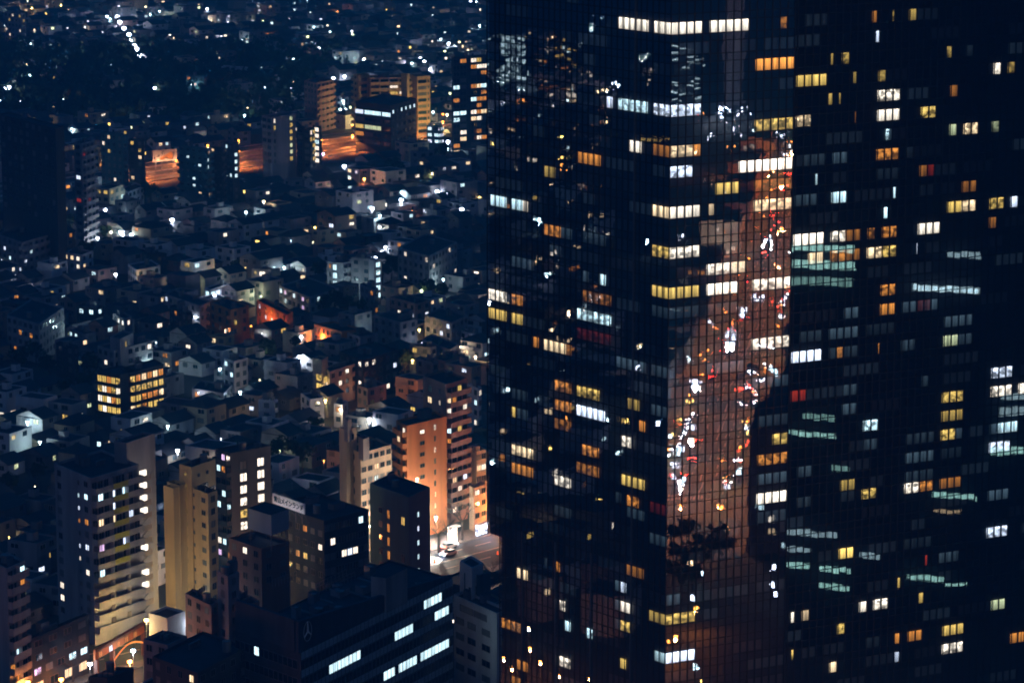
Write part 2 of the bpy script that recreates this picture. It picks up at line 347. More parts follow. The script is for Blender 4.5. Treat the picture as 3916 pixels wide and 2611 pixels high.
bld('apartment_building','white slab with large square openings and a tall white stair shaft',AB,[
 dict(t='B',N=(676,325),L=(597,287),R=(842,280),h=25.5,wall=W_CREAM,Lf=W(9,xs=[.5],w=1.6,h=1.5,fh=2.9,top=1.0,p=0,fr=FRW),Rf=W(8,5,w=1.5,h=1.2,fh=2.9,p=.04)),
 dict(t='B',N=(598,201),L=(560,188),R=(655,184),h=31,wall=W_CREAM,bits=0,Rf=W(1,1,top=1.5,p=0)),
 dict(t='B',N=(606,150),L=(586,140),R=(627,140),h=34.5,z0=29,wall=W_CONC,bits=0,mR=3),
 dict(t='B',N=(690,250),L=(664,236),R=(722,240),h=29.5,z0=24,wall=W_CONC,bits=0,mR=4,mL=4)],bits=2)
bld('apartment_building','terracotta brown tower face with narrow slot windows beside the bright street',AB,[
 dict(t='B',N=(925,178),L=(868,148),R=(1140,128),h=29.7,wall=W_TERRA,Rf=[W(9,xs=[.38],w=1.5,h=.9,fh=2.9,top=2,p=.25,pal='PW',seed=3),W(9,xs=[.7],w=.5,h=1.3,fh=2.9,top=1.4,p=.35,pal='PPO',seed=4)],Lf=B(9,2,w=1.5,h=1.4,fh=2.9,p=.1,ph=1.1,dep=1.1)),],bits=1)
bld('apartment_building','pale fourteen storey balcony tower rising behind the terracotta tower face',AB,[
 dict(t='D',N=(1405,1163),L=(1250,1105),R=(1545,1122),h=37,wall=W_PINK,Rf=B(13,4,w=1.5,h=1.6,fh=2.62,top=1.3,dep=1.4,ph=1.2,p=.08,lit={(1,0):'W',(1,1):'O',(2,0):'P',(4,0):'C',(4,2):'Y',(5,0):'O',(9,3):'B',(12,1):'P',(13,1):'P'},seed=12),
  Lf=[W(9,xs=[.3],w=1.8,h=1.5,fh=2.9,top=2,p=0,lit={(1,0):'W'}),W(9,xs=[.72],w=.6,h=1.1,fh=2.9,top=2,p=0,lit={(1,0):'P'})])],bits=1)
bld('office_building','dark block with a teal end wall of tiny lit windows, before the bright street',AB,[
 dict(t='B',N=(937,562),L=(725,486),R=(1050,508),h=26,wall=W_TEAL,Rf=W(7,xs=[.42],w=.8,h=1.2,fh=3.4,top=4.6,p=0,lit={(0,0):'C',(1,0):'B',(2,0):'C',(3,0):'C',(4,0):'C'}),
   Lf=[W(6,xs=[.48],w=.9,h=1.9,fh=3.3,top=5,p=1,pal='O'),W(2,xs=[.85],w=1.2,h=1.8,top=5.4,fh=9,p=0,lit={(0,0):'Y'}),W(6,xs=[.28],w=1.3,h=1.3,fh=3.3,top=5,p=0)])],bits=2)
# office block bottom centre
ro,oo=bld('office_building','large dark office block with ribbon windows and a ringed star emblem, bottom centre','office building',[
 dict(t='B',N=(350,1405),L=(0,1285),R=(1172,1003),h=27,wall=W_DARK,roof=RF_DARK,par=.4,
  Rf=dict(k='band',n=6,fh=3.6,h=1.8,top=1.7,pane=1.5,s0=.0,s1=1,litseg=[(0,.80,.94,'C!'),(1,.89,.985,'C!'),(1,.62,.745,'C!'),(1,.19,.325,'C!'),(1,.335,.385,'C!'),(3,.79,.98,'C!'),(3,.63,.75,'C!'),(3,.54,.60,'C!')]),
  Lf=dict(k='band',n=6,fh=3.6,h=1.7,top=1.7,pane=1.5,litseg=[(0,.34,.40,'C'),(2,.72,.97,'C')]),bits=0)],bits=0)
uo=oo[1].normalized(); no=V((uo.y,-uo.x)); LO=oo[1].length; ulo=oo[2].normalized(); Bo=oo[0]
for i in range(7):      # pale spandrel bands of the right facade
    z=27-1.55-3.6*i+ .12
    m=MB(); m.box(Bo+uo*.05,uo,LO-.1,no,.10,z,z+1.5 if i else 27.05,wallmat('office_spandrel',(.40,.48,.54),dirt=.25))
    for j in range(int(LO/1.5)): m.box(Bo+uo*(1.5*j),uo,.09,no,.14,z-.02,z+1.52 if i else 27.1,W_DARK)
    m.build('spandrel_band',ro)
# raking screen wall above the facade, high at the near corner
m=MB(); w3=wallmat('rake_cladding',(.06,.075,.10),scale=.6)
def pz(q,z): return (q.x,q.y,z)
a,b,c_,d_=Bo-no*.3,Bo+uo*LO-no*.3,Bo+uo*LO-no*1.3,Bo-no*1.3
m.poly([pz(a,27.06),pz(b,27.06),pz(b,27.8),pz(a,33.4)],w3); m.poly([pz(a,33.4),pz(b,27.8),pz(c_,27.8),pz(d_,33.4)],w3); m.poly([pz(d_,27.06),pz(d_,33.4),pz(c_,27.8),pz(c_,27.06)],w3)
e_=Bo+oo[2]+ulo*0; f_=e_+uo*1.0
m.poly([pz(e_,27.06),pz(a,27.06),pz(a,33.4),pz(e_,33.4)],w3); m.poly([pz(e_,33.4),pz(a,33.4),pz(d_+uo*1,33.4),pz(f_,33.4)],w3); m.poly([pz(f_,33.4),pz(d_+uo,33.4),pz(d_+uo,27.06),pz(f_,27.06)],w3)
m.poly([pz(b,27.06),pz(c_,27.06),pz(c_,27.8),pz(b,27.8)],w3); m.build('screen_wall',ro)
m=MB()
for k in range(1,26): q=Bo+uo*(LO*k/26)-no*.28; m.box(q,uo,.08,no,.06,27.1,33.3-5.6*k/26,W_DARK)
m.build('screen_joints',ro)
rq_=random.Random(17)
for k in range(16):
    q=Bo+uo*rq_.uniform(.15,.9)*LO+ulo*rq_.uniform(.12,.85)*oo[2].length; m=MB(); s_=rq_.uniform(1.2,3.2); hh=rq_.uniform(1,2.6)
    m.box(q,uo,s_*1.3,ulo,s_,26.7,26.7+hh,rq_.choice([METAL,W_MID,W_CONC]),RF_GREY); m.bar((q.x,q.y,26.7+hh),(q.x,q.y,26.9+hh),s_*.3,METAL,k=8); m.build('rooftop_plant',ro)
for k in range(5):
    a_=Bo+uo*(.18+.14*k)*LO+ulo*2; m=MB(); e2=a_+ulo*oo[2].length*.8; m.bar(pz(a_,27.3),pz(e2,27.3),.22,METAL,k=6); m.build('duct',ro)
# emblem: three pointed star in a ring
q=oo[0]+uo*3.2-no*.22; cz=30.6; e=MB(); em=wallmat('emblem_metal',(.75,.78,.8),dirt=.1)
def rp(a,rr): return (q.x+uo.x*math.cos(a)*rr,q.y+uo.y*math.cos(a)*rr,cz+math.sin(a)*rr*1.35)
for i in range(28): e.bar(rp(i*2*math.pi/28,1.45),rp((i+1)*2*math.pi/28,1.45),.045,em,k=4)
for a in (90,210,330):
    a=R_(a); t_=rp(a,1.4); l=rp(a+2.1,.32); r_=rp(a-2.1,.32); g=rp(a,.0)
    s_=[V(x)+V((no.x,no.y,0))*.02 for x in (g,r_,t_,l)]; e.poly(s_,em); e.poly([s_[0]-V((no.x,no.y,0))*.03,s_[3],s_[2],s_[1]],em)
    e.bar(rp(a,.1),rp(a,1.42),.22,em,r2=.12,k=4)
e.build('ring_emblem',ro)
# roof plant and screen wall on the office roof
def wpt(t,x,y,z): q=atz(px(t,x,y),z); return V((q.x,q.y))
a=wpt('B',812,1000,34); b=wpt('B',928,945,34); m=MB(); uu=(b-a).normalized(); m.box(a,uu,(b-a).length,V((-uu.y,uu.x)),3.5,26.7,34,W_MAUVE,RF_DARK); m.build('plant_screen',ro)
for (x0,y0,x1,y1) in ((435,1030,600,950),(490,1030,645,965),(200,1010,330,960)):
    a=wpt('B',x0,y0,28.4); b=wpt('B',x1,y1,28.4); m=MB()
    for zz in (27.6,28.4): m.bar((a.x,a.y,zz),(b.x,b.y,zz),.05,METAL)
    for k in range(9): c=a.lerp(b,k/8); m.bar((c.x,c.y,26.7),(c.x,c.y,28.4),.05,METAL)
    m.build('railing',ro)
# white stair box building
bld('office_building','white three storey balconied building with a tall white stair box by the street',AB,[
 dict(t='B',N=(1412,1190),L=(1178,1088),R=(1470,1165),h=20,wall=W_WHITE,Lf=[W(1,xs=[.3,.62],w=5,h=1.3,top=1.5,p=0,bars=4),W(4,xs=[.15,.42,.75],w=3,h=1.3,fh=3.4,top=4.6,p=0,bars=3)]),
 dict(t='B',N=(1277,945),L=(1211,905),R=(1338,915),h=26.5,bits=0,wall=W_WHITE,Lf=W(1,xs=[.82],w=.8,h=1.8,top=4.6,p=0),Rf=W(2,xs=[.4],w=.8,h=1.8,top=4.4,p=0)),
 dict(t='B',N=(1320,985),R=(1378,960),dL=4,h=24.5,bits=0,wall=W_TEAL)],bits=2)
bld('shop_building','small yellow tiled shop house at the bright street corner',AB,[
 dict(t='B',N=(1287,513),L=(1262,500),R=(1356,490),h=11.5,wall=W_CREAM,Rf=W(3,2,w=1.6,h=1.2,fh=3,p=.3,pal='PY',seed=3))],bits=1)
bld('shop_building','tall pale shop building just beyond the yellow shop house',AB,[
 dict(t='B',N=(1300,318),R=(1352,305),L=(1270,300),h=17,wall=W_CREAM,Rf=W(6,2,p=.3,pal='YPW'))],bits=1)
bld('apartment_building','four storey block with curved galleries glowing orange',AB,[
 dict(t='C',N=(862,1086),L=(806,1052),R=(1088,1028),h=14,wall=W_DARK,
   Rf=[B(4,6,w=1.9,h=2.0,fh=2.95,top=1.3,p=1,pal='YOYYW',ph=1.0,dep=1.3,seed=21)],Lf=W(4,xs=[.95],w=.4,h=1.3,top=1.6,p=1,pal='O')),
 dict(t='C',N=(800,1098),L=(648,1070),h=14,dR=9,bits=0,wall=W_DARK,Lf=[B(4,5,w=1.6,h=2.0,fh=2.95,top=1.3,p=1,pal='YYOYP',ph=1.0,dep=1.3,seed=22)])],bits=1)
bld('apartment_building','grey apartment block with one bright corner window behind the orange galleries',AB,[
 dict(t='C',N=(760,938),L=(650,905),R=(1016,872),h=12,wall=W_MAUVE,Lf=W(4,3,p=.1,lit={(1,1):'P'}),Rf=W(4,6,w=1.7,p=.0,lit={(0,1):'W',(0,5):'P',(2,0):'P'})),
 dict(t='C',N=(800,862),L=(732,845),R=(890,820),h=15.5,bits=0,wall=W_MAUVE,Rf=W(1,xs=[.4],w=.8,h=1.6,top=1.5,p=1,pal='Y'))])
OR=lambda *a,**k: bld(*a,**k)
bld('terrace_house','orange lit balconied terrace with a sloping mansard end wall',"house",[
 dict(t='C',N=(1535,668),L=(1395,612),R=(1658,640),h=12,wall=W_TERRA,Lf=B(4,3,w=1.7,h=1.6,fh=2.8,p=.25,pal='YO',ph=1.0,dep=1.3),Rf=W(3,2,w=1.2,p=.2,pal='Y'))])
bld('terrace_house','small low house with an amber glowing wall below the mansard terrace',"house",[
 dict(t='C',N=(1500,846),L=(1395,838),R=(1560,828),h=6.5,wall=W_OCHRE,Lf=W(2,2,p=.1),Rf=W(1,1,w=1.3,p=0))],bits=1)
bld('apartment_building','long terracotta house with stepped roof, right of the mansard terrace',"house",[
 dict(t='D',N=(347,700),L=(143,603),R=(385,680),h=10,wall=W_TERRA,Lf=W(3,5,w=1.2,fh=2.7,p=.25,pal='BYYO',seed=4))],bits=1)
bld('apartment_building','low terracotta block glowing orange with a row of small windows',"house",[
 dict(t='D',N=(708,812),L=(524,762),h=8.5,dR=8,wall=W_TERRA,Lf=W(2,7,w=.8,h=1.4,fh=2.7,p=.0),bits=1),
 dict(t='D',N=(832,846),L=(708,806),R=(952,828),h=8.0,wall=W_CONC,Lf=W(2,3,p=0),Rf=W(1,1,p=0))],bits=1)
bld('apartment_building','brightly lit white block with stacked stair windows in the middle of the quarter',AB,[
 dict(t='D',N=(716,356),L=(610,344),R=(822,338),h=13,wall=W_WHITE,Lf=[W(4,xs=[.5],w=1.5,h=1.9,fh=2.9,p=0,lit={(0,0):'C',(1,0):'C',(2,0):'C'}),W(4,xs=[.2],w=.6,p=0,lit={(0,0):'O'})],Rf=B(4,3,w=1.4,fh=2.9,p=.15,ph=1.0,pal='OC'))],bits=3)
bld('apartment_building','grey block with a white lit balcony tower, right of the bright white block',AB,[
 dict(t='D',N=(905,330),L=(770,318),R=(945,322),h=15,wall=W_MAUVE,Lf=W(5,2,p=0)),
 dict(t='D',N=(925,340),R=(975,330),dL=2.5,h=15.5,bits=0,wall=W_WHITE,Rf=W(5,1,w=2.0,h=1.6,fh=2.7,p=1,pal='C'))])
bld('house','cream house with a barrel shaped front and one glowing window',"house",[
 dict(t='D',N=(238,400),L=(108,394),R=(300,388),h=9,wall=W_CREAM,Lf=[W(3,xs=[.2],w=.6,h=.8,p=.5,pal='Y'),W(3,xs=[.55],w=2,h=1.5,p=0,lit={(0,0):'P',(1,0):'O'}),W(3,xs=[.93],w=.9,h=2,p=0,lit={(1,0):'W'})])],bits=1)
bld('cafe_building','small glass fronted pavilion flooded with cold white light',"pavilion",[
 dict(t='C',N=(1402,533),L=(1362,518),R=(1530,492),h=5.5,wall=W_WHITE,Lf=W(1,1,w=2.5,h=3,top=1,p=1,pal='C'),Rf=W(1,4,w=2.8,h=3.0,top=1.0,p=1,pal='CB'))],bits=1)
gen=[
 ('D',(495,582),(290,505),(690,522),9,W_MAUVE,'wide dark roofed block with pink and white lit lower windows, below the barrel fronted house',.25,'CVB'),
 ('D',(925,532),(830,497),(952,520),11,W_CONC,'grey three storey block with an orange stair window, below the bright white block',.12,'O'),
 ('D',(1200,625),(1028,580),(1300,602),10,W_PINK,'pink grey terraced block with white lit roof rooms beside the glass tower side',.35,'BP'),
 ('D',(1290,310),(1082,252),(1475,215),15,W_MAUVE,'large pale apartment block with a wide dark roof near the glass tower',.06,'P'),
 ('D',(1100,752),(920,700),(1212,725),12,W_CONC,'grey four storey block of small dark windows below the pink grey terraces',.03,'W'),
 ('D',(1440,752),(1262,700),(1548,702),10,W_CONC,'pale block with a roof terrace and one bluish lit window by the glass tower',.10,'B'),
 ('D',(1660,848),(1458,790),(1700,838),6,W_WHITE,'long low pale building with slit windows beside the glass tower',.0,'B'),
 ('D',(1430,932),(1246,862),(1492,895),8,W_CONC,'long grey building with a dark flat roof and clerestory strip',.0,'B'),
 ('D',(1300,918),(1160,898),(1345,905),9,W_CONC,'stepped grey house with one yellow doorway light',.1,'Y'),
 ('D',(1400,1010),(1312,988),(1530,960),8.5,W_PINK,'pink lit corner house under a dark slab roof',.1,'O'),
 ('D',(1314,1020),(1204,985),(1350,1010),8,W_CONC,'plain grey house left of the pink lit corner house',.0,'O'),
 ('D',(850,1002),(690,945),(1085,932),13,W_DARK,'long dark block with four big white and cream lit windows',.22,'PPB'),
 ('D',(628,1078),(590,1050),(812,1022),11,W_CREAM,'olive tiled block with two small lit windows beside its lit stair tower',.14,'PY'),
 ('D',(880,1192),(812,1165),(1006,1160),10,W_PINK,'pale pinkish building with a roof room and dark picture window',.05,'O'),
 ('D',(500,1262),(435,1222),(592,1250),8.5,W_WHITE,'white corner house with square bay window near the lit stair tower',.1,'O'),
 ('D',(262,1272),(152,1264),(285,1262),8,W_WHITE,'white plastered house with a single square dark window',.0,'O'),
 ('D',(715,1300),(655,1290),(750,1275),7,W_WHITE,'small white gabled house right of the white corner house',.2,'O'),
 ('D',(1620,1190),(1545,1160),(1640,1180),15,W_WHITE,'white balconied block behind the fourteen storey tower',.2,'CP'),
 ('C',(540,302),(420,282),(620,275),9,W_WHITE,'white house with ribbon windows at the left, one warm window lit',.3,'WP'),
 ('C',(910,402),(852,362),(1068,372),6.5,W_WHITE,'low white house with a broad dark roof, left of centre',.0,'P'),
 ('C',(148,218),(-20,160),(335,165),15,W_CONC,'balconied grey apartment block at the left edge with four cold lit windows',.16,'CCBY'),
 ('C',(260,762),(44,700),(426,650),13,W_MAUVE,'wide grey block at far left with one orange lit window',.07,'O'),
 ('C',(495,915),(372,885),(520,905),12,W_DARK,'dark narrow block of vertical slots at the left',.0,'O'),
 ('C',(1330,640),(1095,560),(1400,610),9,W_CONC,'pale balconied row house block left of the mansard terrace',.06,'B'),
 ('C',(1080,300),(755,250),(1110,290),7,W_DARK,'long dark low building left of centre with pale end window',.05,'P'),
 ('C',(1490,1222),(1278,1190),(1548,1165),5.5,W_CONC,'low flat roofed workshop with a grey fascia',.05,'O'),
 ('C',(1560,1010),(1490,985),(1650,985),10,W_WHITE,'white house lit by a cold lamp with small bay',.25,'CB'),
 ('C',(560,830),(455,790),(640,815),8,W_CONC,'grey house with blue lit eaves left of the grey corner block',.3,'C'),
 ('C',(830,730),(752,690),(880,710),9,W_CONC,'slim grey house with two white lit windows',.4,'P'),
 ('C',(640,655),(510,640),(690,640),8,W_DARK,'dark house with a glowing blue shop window row',.5,'C'),
 ('C',(1240,690),(1130,640),(1280,680),9,W_DARK,'dark terrace block left of the mansard terrace',.1,'O'),
 ('A',(1140,1147),(1000,1080),(1180,1120),17,W_PINK,'pale pink block with a dark flat roof, right of the yellow lit warehouse',.04,'O'),
 ('A',(1230,990),(1172,960),(1290,965),24,W_CONC,'narrow grey stair block above the pale pink block',.0,'O'),
 ('A',(1330,1150),(1228,1095),(1400,1120),17,W_PINK,'pinkish wall with one orange lit window left of the office block',.12,'O'),
 ('A',(1065,1510),(822,1420),(1335,1370),24,W_DARK,'dark flat roofed block at the bottom left of the office block',.03,'W'),
 ('A',(905,1360),(772,1328),(1010,1310),16,W_CONC,'small dark roofed block with one yellow window beside the low warehouse',.2,'Y'),
 ('A',(620,1478),(478,1530),(720,1480),17,W_DARK,'near black roof block at the bottom edge in front of the tall grey balcony block',.1,'C'),
 ('E',(390,905),(0,800),(452,890),55,W_DARK,'huge dark gridded office tower at the upper left edge',.012,'CO'),
 ('E',(576,1012),(520,1000),(664,985),42,W_MAUVE,'pale notched apartment tower right of the huge gridded tower',.12,'PRB'),
 ('E',(862,952),(710,930),(900,945),30,W_TEAL,'dim bluish apartment tower with scattered small lights',.12,'OWYP'),
 ('E',(1012,985),(905,978),(1022,980),27,W_DARK,'black apartment tower left of the orange lit billboard',.1,'WY'),
 ('E',(700,1042),(636,1030),(712,1038),18,W_OCHRE,'narrow amber lit wall squeezed between two towers at upper left',.1,'O'),
 ('E',(1470,1050),(1262,1022),(1492,1045),25,W_TEAL,'dim teal balcony block right of the orange lit billboard',.12,'CW'),
 ('E',(1582,1040),(1490,1032),(1590,1038),25,W_DARK,'plain black block between the teal balcony block and the slim block of cold lights',.05,'W'),
 ('E',(1640,1015),(1585,1000),(1686,1010),27,W_DARK,'black slim block with a column of three cold lights',.1,'C'),
 ('E',(1440,540),(1310,528),(1455,535),12,W_TEAL,'pale bluish block in the upper left quarter with a bright lamp',.2,'OB'),
 ('E',(1735,478),(1560,465),(1750,470),9,W_WHITE,'white school like block with a row of dark square windows',.1,'P'),
 ('E',(150,95),(30,80),(180,88),22,W_CONC,'pale apartment block in the top left corner',.22,'YYPC'),
 ('E',(770,1330),(672,1320),(880,1300),13,W_CREAM,'olive lit apartment house of stacked balconies at left',.25,'CLYW'),
 ('E',(905,1350),(848,1325),(1015,1310),9,W_WHITE,'white balconied house beside the olive lit apartment house',.1,'C'),
 ('F',(255,826),(188,812),(425,800),30,W_CONC,'grey round fronted block with yellow corner balconies',.05,'Y'),
 ('F',(575,585),(487,565),(692,560),24,W_PINK,'pinkish apartment tower with a patchwork of balconies',.08,'BPL'),
 ('F',(530,905),(432,890),(560,900),24,W_DARK,'black block between the round fronted block and the zigzag stair block',.03,'O'),
 ('F',(600,890),(545,880),(606,888),17,W_DARK,'dark block with a zigzag of white lit stair landings',.0,'B'),
 ('F',(1098,742),(850,712),(1276,690),23,W_DARK,'big dark office block with bright white window strips in front of the orange building',.0,'B'),
 ('F',(1540,402),(1525,400),(1778,384),47,W_DARK,'black apartment tower dotted with orange and white windows, left of the glass tower',.0,'O'),
 ('F',(1440,885),(1350,880),(1462,882),12,W_TEAL,'small block with a grid of cold lit windows by the orange gap',.7,'CB'),
 ('F',(505,172),(485,165),(618,178),8,W_WHITE,'white low hall lit by a lamp in the upper middle',.1,'C'),
 ('F',(1510,150),(1460,140),(1552,145),11,W_CONC,'pale block beside the lamps at the top near the glass tower',.2,'P'),
 ('F',(1300,1070),(1235,1060),(1405,1060),9,W_CONC,'pale house lit by a corner lamp below the dark office block',.15,'B'),
 ('F',(770,690),(715,680),(800,680),9,W_WHITE,'white gabled house glowing in a cold floodlight',.2,'C'),
]
for i,(t,N,L,Rr,h,wm,lab,p,pal) in enumerate(gen):
    nf=max(1,int((h-.6)/2.95)); far=t in 'EF'
    lf=W(nf,p=p,pal=pal,seed=i*7+1,w=1.5 if h<20 else 1.3); rf=W(nf,p=p,pal=pal,seed=i*7+2)
    if far and h<20: lf['w']=rf['w']=1.8
    cat=AB if h>9 else 'house'
    if 'huge dark gridded' in lab: lf.update(nc=9,n=17,fh=3.2,w=2.4,h=1.7); rf.update(nc=2,n=17,fh=3.2,pal='C',p=.12)
    if 'notched' in lab: lf.update(nc=1,n=13,w=3.0); rf=dict(B(13,3,p=.1,pal='PRB',seed=5,ph=1.1,w=1.6),fh=2.95)
    if 'column of three' in lab: rf.update(xs=[.5],lit={(1,0):'C',(2,0):'C',(3,0):'C',(4,0):'C'},w=1.2)
    if 'black apartment tower dotted' in lab:
        rf=W(15,xs=[.08,.28,.60,.68,.76,.9],w=3.2,h=1.7,fh=2.95,p=.5,pal='OOPPYYWC',seed=77,top=1.2); lf=W(1,1,p=0)
    if 'big dark office' in lab:
        lf=W(5,xs=[.1,.37,.6,.87],w=5.2,h=1.8,fh=3.4,top=3.6,p=0,bars=5,lit={(0,0):'B',(0,1):'C',(0,2):'C',(0,3):'C',(2,1):'L',(2,2):'L',(2,0):'Y',(3,0):'O'}); rf=W(5,6,w=1.6,h=1.5,fh=3.4,top=2.5,p=0,lit={(0,0):'C',(0,2):'C',(0,3):'C',(0,4):'C',(0,5):'C'})
    if 'zigzag' in lab: lf=W(6,xs=[.5],w=3.4,h=1.7,fh=2.8,p=1,pal='PPC',bars=1)
    if 'round fronted' in lab: lf=W(7,2,w=2.8,h=1.5,p=0); rf=[W(7,xs=[.12],w=1,h=1.8,p=0,lit={(0,0):'P',(1,0):'Y'}),W(7,xs=[.8],w=1.6,h=1.6,p=.9,pal='YYL')]
    if 'pinkish apartment' in lab: rf=B(8,4,w=1.8,fh=2.95,p=.08,pal='BPL',ph=1.1)
    if 'left edge with four' in lab or 'balcony' in lab and far: lf=B(nf,5,p=p,pal=pal,ph=1.1,seed=i); rf=B(nf,5,p=p,pal=pal,ph=1.1,seed=i+3)
    if 'grid of cold' in lab: rf=W(4,4,w=1.7,h=1.3,p=.7,pal='CB')
    bld('apartment_building' if cat==AB else 'house',lab,cat,[dict(t=t,N=N,L=L,R=Rr,h=h,wall=wm,Lf=lf,Rf=rf)],bits=2 if not far else 1)
bld('apartment_building','ochre orange U shaped apartment building with wings and long balconies, upper middle',AB,[
 dict(t='F',N=(952,548),R=(1284,542),h=28.5,dL=12,Rf=B(8,5,w=3.6,h=1.6,fh=2.95,ph=1.1,dep=1.6,p=0,bars=3,div=[.2,.4,.6,.8],lit={(1,2):'P',(2,3):'P',(2,2):'Y',(3,1):'Y'},pm=W_OCHRE)),
 dict(t='F',N=(864,530),R=(947,517),L=(832,522),h=29.8,bits=0,Rf=W(9,xs=[.5],w=4.6,h=1.4,fh=2.95,top=1.9,p=0,bars=3),Lf=B(9,1,ph=1.1,p=.08,pal='Y')),
 dict(t='F',N=(1284,538),R=(1374,532),h=29.5,dL=10,bits=0,Rf=[W(9,xs=[.38],w=4.4,h=1.4,fh=2.95,top=1.9,p=0,bars=3),W(9,xs=[.86],w=.7,h=1.2,fh=2.95,top=1.9,p=0)]),
 dict(t='F',N=(1212,520),R=(1228,518),h=32,dL=4,bits=0)],wall=W_OCHRE)
# lit stair tower of the olive tiled block
bld('stair_tower','narrow stair tower with six glowing yellow landings',"stair tower",[
 dict(t='D',N=(575,1000),L=(514,988),R=(618,980),h=14.5,wall=W_CREAM,Lf=[W(4,xs=[.7],w=2.2,h=1.9,fh=2.7,top=4.6,p=1,pal='Y',bars=1)],Rf=[W(4,xs=[.5],w=2.0,h=1.9,fh=2.7,top=5.6,p=1,pal='Y',bars=1)])],bits=0)
# warehouse with lit walls
bld('warehouse','low warehouse with a floodlit yellow left wall and white right wall','warehouse',[
 dict(t='A',N=(903,1215),L=(803,1187),R=(999,1176),h=9,wall=W_WHITE,roof=RF_GREY)],bits=0)
# white box on the roof of the brown building
def tankbox():
    z1=33.2; N=atz(px('B',193,660),z1); L=atz(px('B',68,622),z1); Rr=atz(px('B',288,625),z1)
    t=empty('rooftop_enclosure',(N.x,N.y,26),'windowless white and teal box raised on legs above the brown building','rooftop box')
    N2=V((N.x,N.y)); b=[N2,V((Rr.x,Rr.y)),V((Rr.x+L.x-N.x,Rr.y+L.y-N.y)),V((L.x,L.y))]
    m=MB(); m.prism(b,28.6,z1,wallmat('enclosure_panel',(.30,.36,.42),dirt=.1),RF_DARK); m.build('enclosure_wall',t)
    for p in b:
        q=p.lerp(sum(b,V((0,0)))/4,.1); m=MB(); m.bar((q.x,q.y,24.9),(q.x,q.y,28.6),.15,METAL); m.build('leg',t)
    solids.append((N.y,b,25,z1,None))
tankbox()
# rooftop sign
def sign():
    zt=30.6; a=atz(px('B',200,541),zt); b=atz(px('B',372,600),zt); c=atD(px('B',372,655),b.y); zb=c.z
    a2=V((a.x,a.y)); b2=V((b.x,b.y)); u=(b2-a2).normalized(); n=V((u.y,-u.x)); L=(b2-a2).length; h=zt-zb
    t=empty('rooftop_sign',(a.x,a.y,zb),'white rooftop board with dark Japanese lettering, lower middle','sign')
    m=MB(); m.box(a2,u,L,-n,.3,zb,zt,wallmat('sign_board_white',(.88,.85,.86),dirt=.08)); m.build('board',t)
    m=MB()
    for k in range(5):
        q=a2+u*(L*(k+.3)/5)-n*.6; m.bar((q.x,q.y,25.5),(q.x,q.y,zt-.3),.09,METAL); m.bar((q.x,q.y,zb),(q.x-n.x*2,q.y-n.y*2,25.5),.07,METAL)
    m.build('frame',t)
    for f_ in (.25,.75): q=a2+u*(L*f_)+n*2.6; point('added_sign_light',(q.x-a.x,q.y-a.y,-.6),160,(.92,.9,1),.3,t)  # unseen lights added to whiten the board
    cu=bpy.data.curves.new('lettering','FONT'); cu.body='青山メインランド'; cu.size=h*.62; cu.align_x='CENTER'; cu.align_y='CENTER'; cu.extrude=.02; cu.offset=.045
    cu.materials.append(wallmat('sign_ink',(.012,.02,.05),dirt=.1)); o=bpy.data.objects.new('lettering',cu); link(o,t)
    q=a2+u*L*.51+n*.06; o.location=(q.x-a.x,q.y-a.y,h*.5); o.rotation_euler=(math.pi/2,0,math.atan2(u.y,u.x))
    bpy.context.view_layer.update(); wd=o.dimensions.x
    if wd>.1: s=L*.92/wd; o.scale=(s,1,1)
    me=bpy.data.meshes.new_from_object(o.evaluated_get(bpy.context.evaluated_depsgraph_get())); o2=bpy.data.objects.new('lettering',me); link(o2,t); o2.location=o.location; o2.rotation_euler=o.rotation_euler; o2.scale=o.scale
    bpy.data.objects.remove(o)
sign()
# ---------------- glass tower ----------------
C0=V((26.2,528.0)); uR=V((math.cos(R_(27)),math.sin(R_(27)))); nR=V((uR.y,-uR.x))
uL=V((math.cos(R_(130)),math.sin(R_(130)))); nL=V((-uL.y,uL.x))
LENL=47.6; LENR=24.0; STEP=1.5; WING=78.0; ZT=190.0; FH=3.41; PW=1.5; PL=1.47; LOWL=44.2
def facehit(p,c,n):
    d=ray(p); c3=V((c.x,c.y,0)); n3=V((n.x,n.y,0)); t=(c3-CAM).dot(n3)/d.dot(n3); return CAM+d*t,d,n3
def refl(t,x,y,z,face):
    c,n=(C0,nL) if face=='L' else (C0,nR)
    q,d,n3=facehit(px(t,x,y),c,n); d=d-n3*(2*d.dot(n3)); return q+d*((z-q.z)/d.z)
CW=C0+uR*LENR-nR*STEP
glass=bpy.data.materials.new('coated_facade_glass'); glass.use_nodes=True; t=glass.node_tree; t.nodes.clear()
out=t.nodes.new('ShaderNodeOutputMaterial'); mixs=t.nodes.new('ShaderNodeMixShader'); tr=t.nodes.new('ShaderNodeBsdfTransparent'); gl=t.nodes.new('ShaderNodeBsdfGlossy')
tr.inputs['Color'].default_value=(.80,.84,.86,1); gl.inputs['Roughness'].default_value=.0; gl.inputs['Color'].default_value=(.92,.96,1,1)
lw=t.nodes.new('ShaderNodeLayerWeight'); lw.inputs['Blend'].default_value=.25; mr=t.nodes.new('ShaderNodeMapRange'); mr.inputs['To Min'].default_value=.34; mr.inputs['To Max'].default_value=.62
t.links.new(lw.outputs['Facing'],mr.inputs['Value']); t.links.new(mr.outputs[0],mixs.inputs['Fac'])
ge=t.nodes.new('ShaderNodeNewGeometry')
nz=t.nodes.new('ShaderNodeTexNoise'); nz.inputs['Scale'].default_value=.42; nz.inputs['Detail'].default_value=1.5
sub=t.nodes.new('ShaderNodeVectorMath'); sub.operation='SUBTRACT'; sub.inputs[1].default_value=(.5,.5,.5)
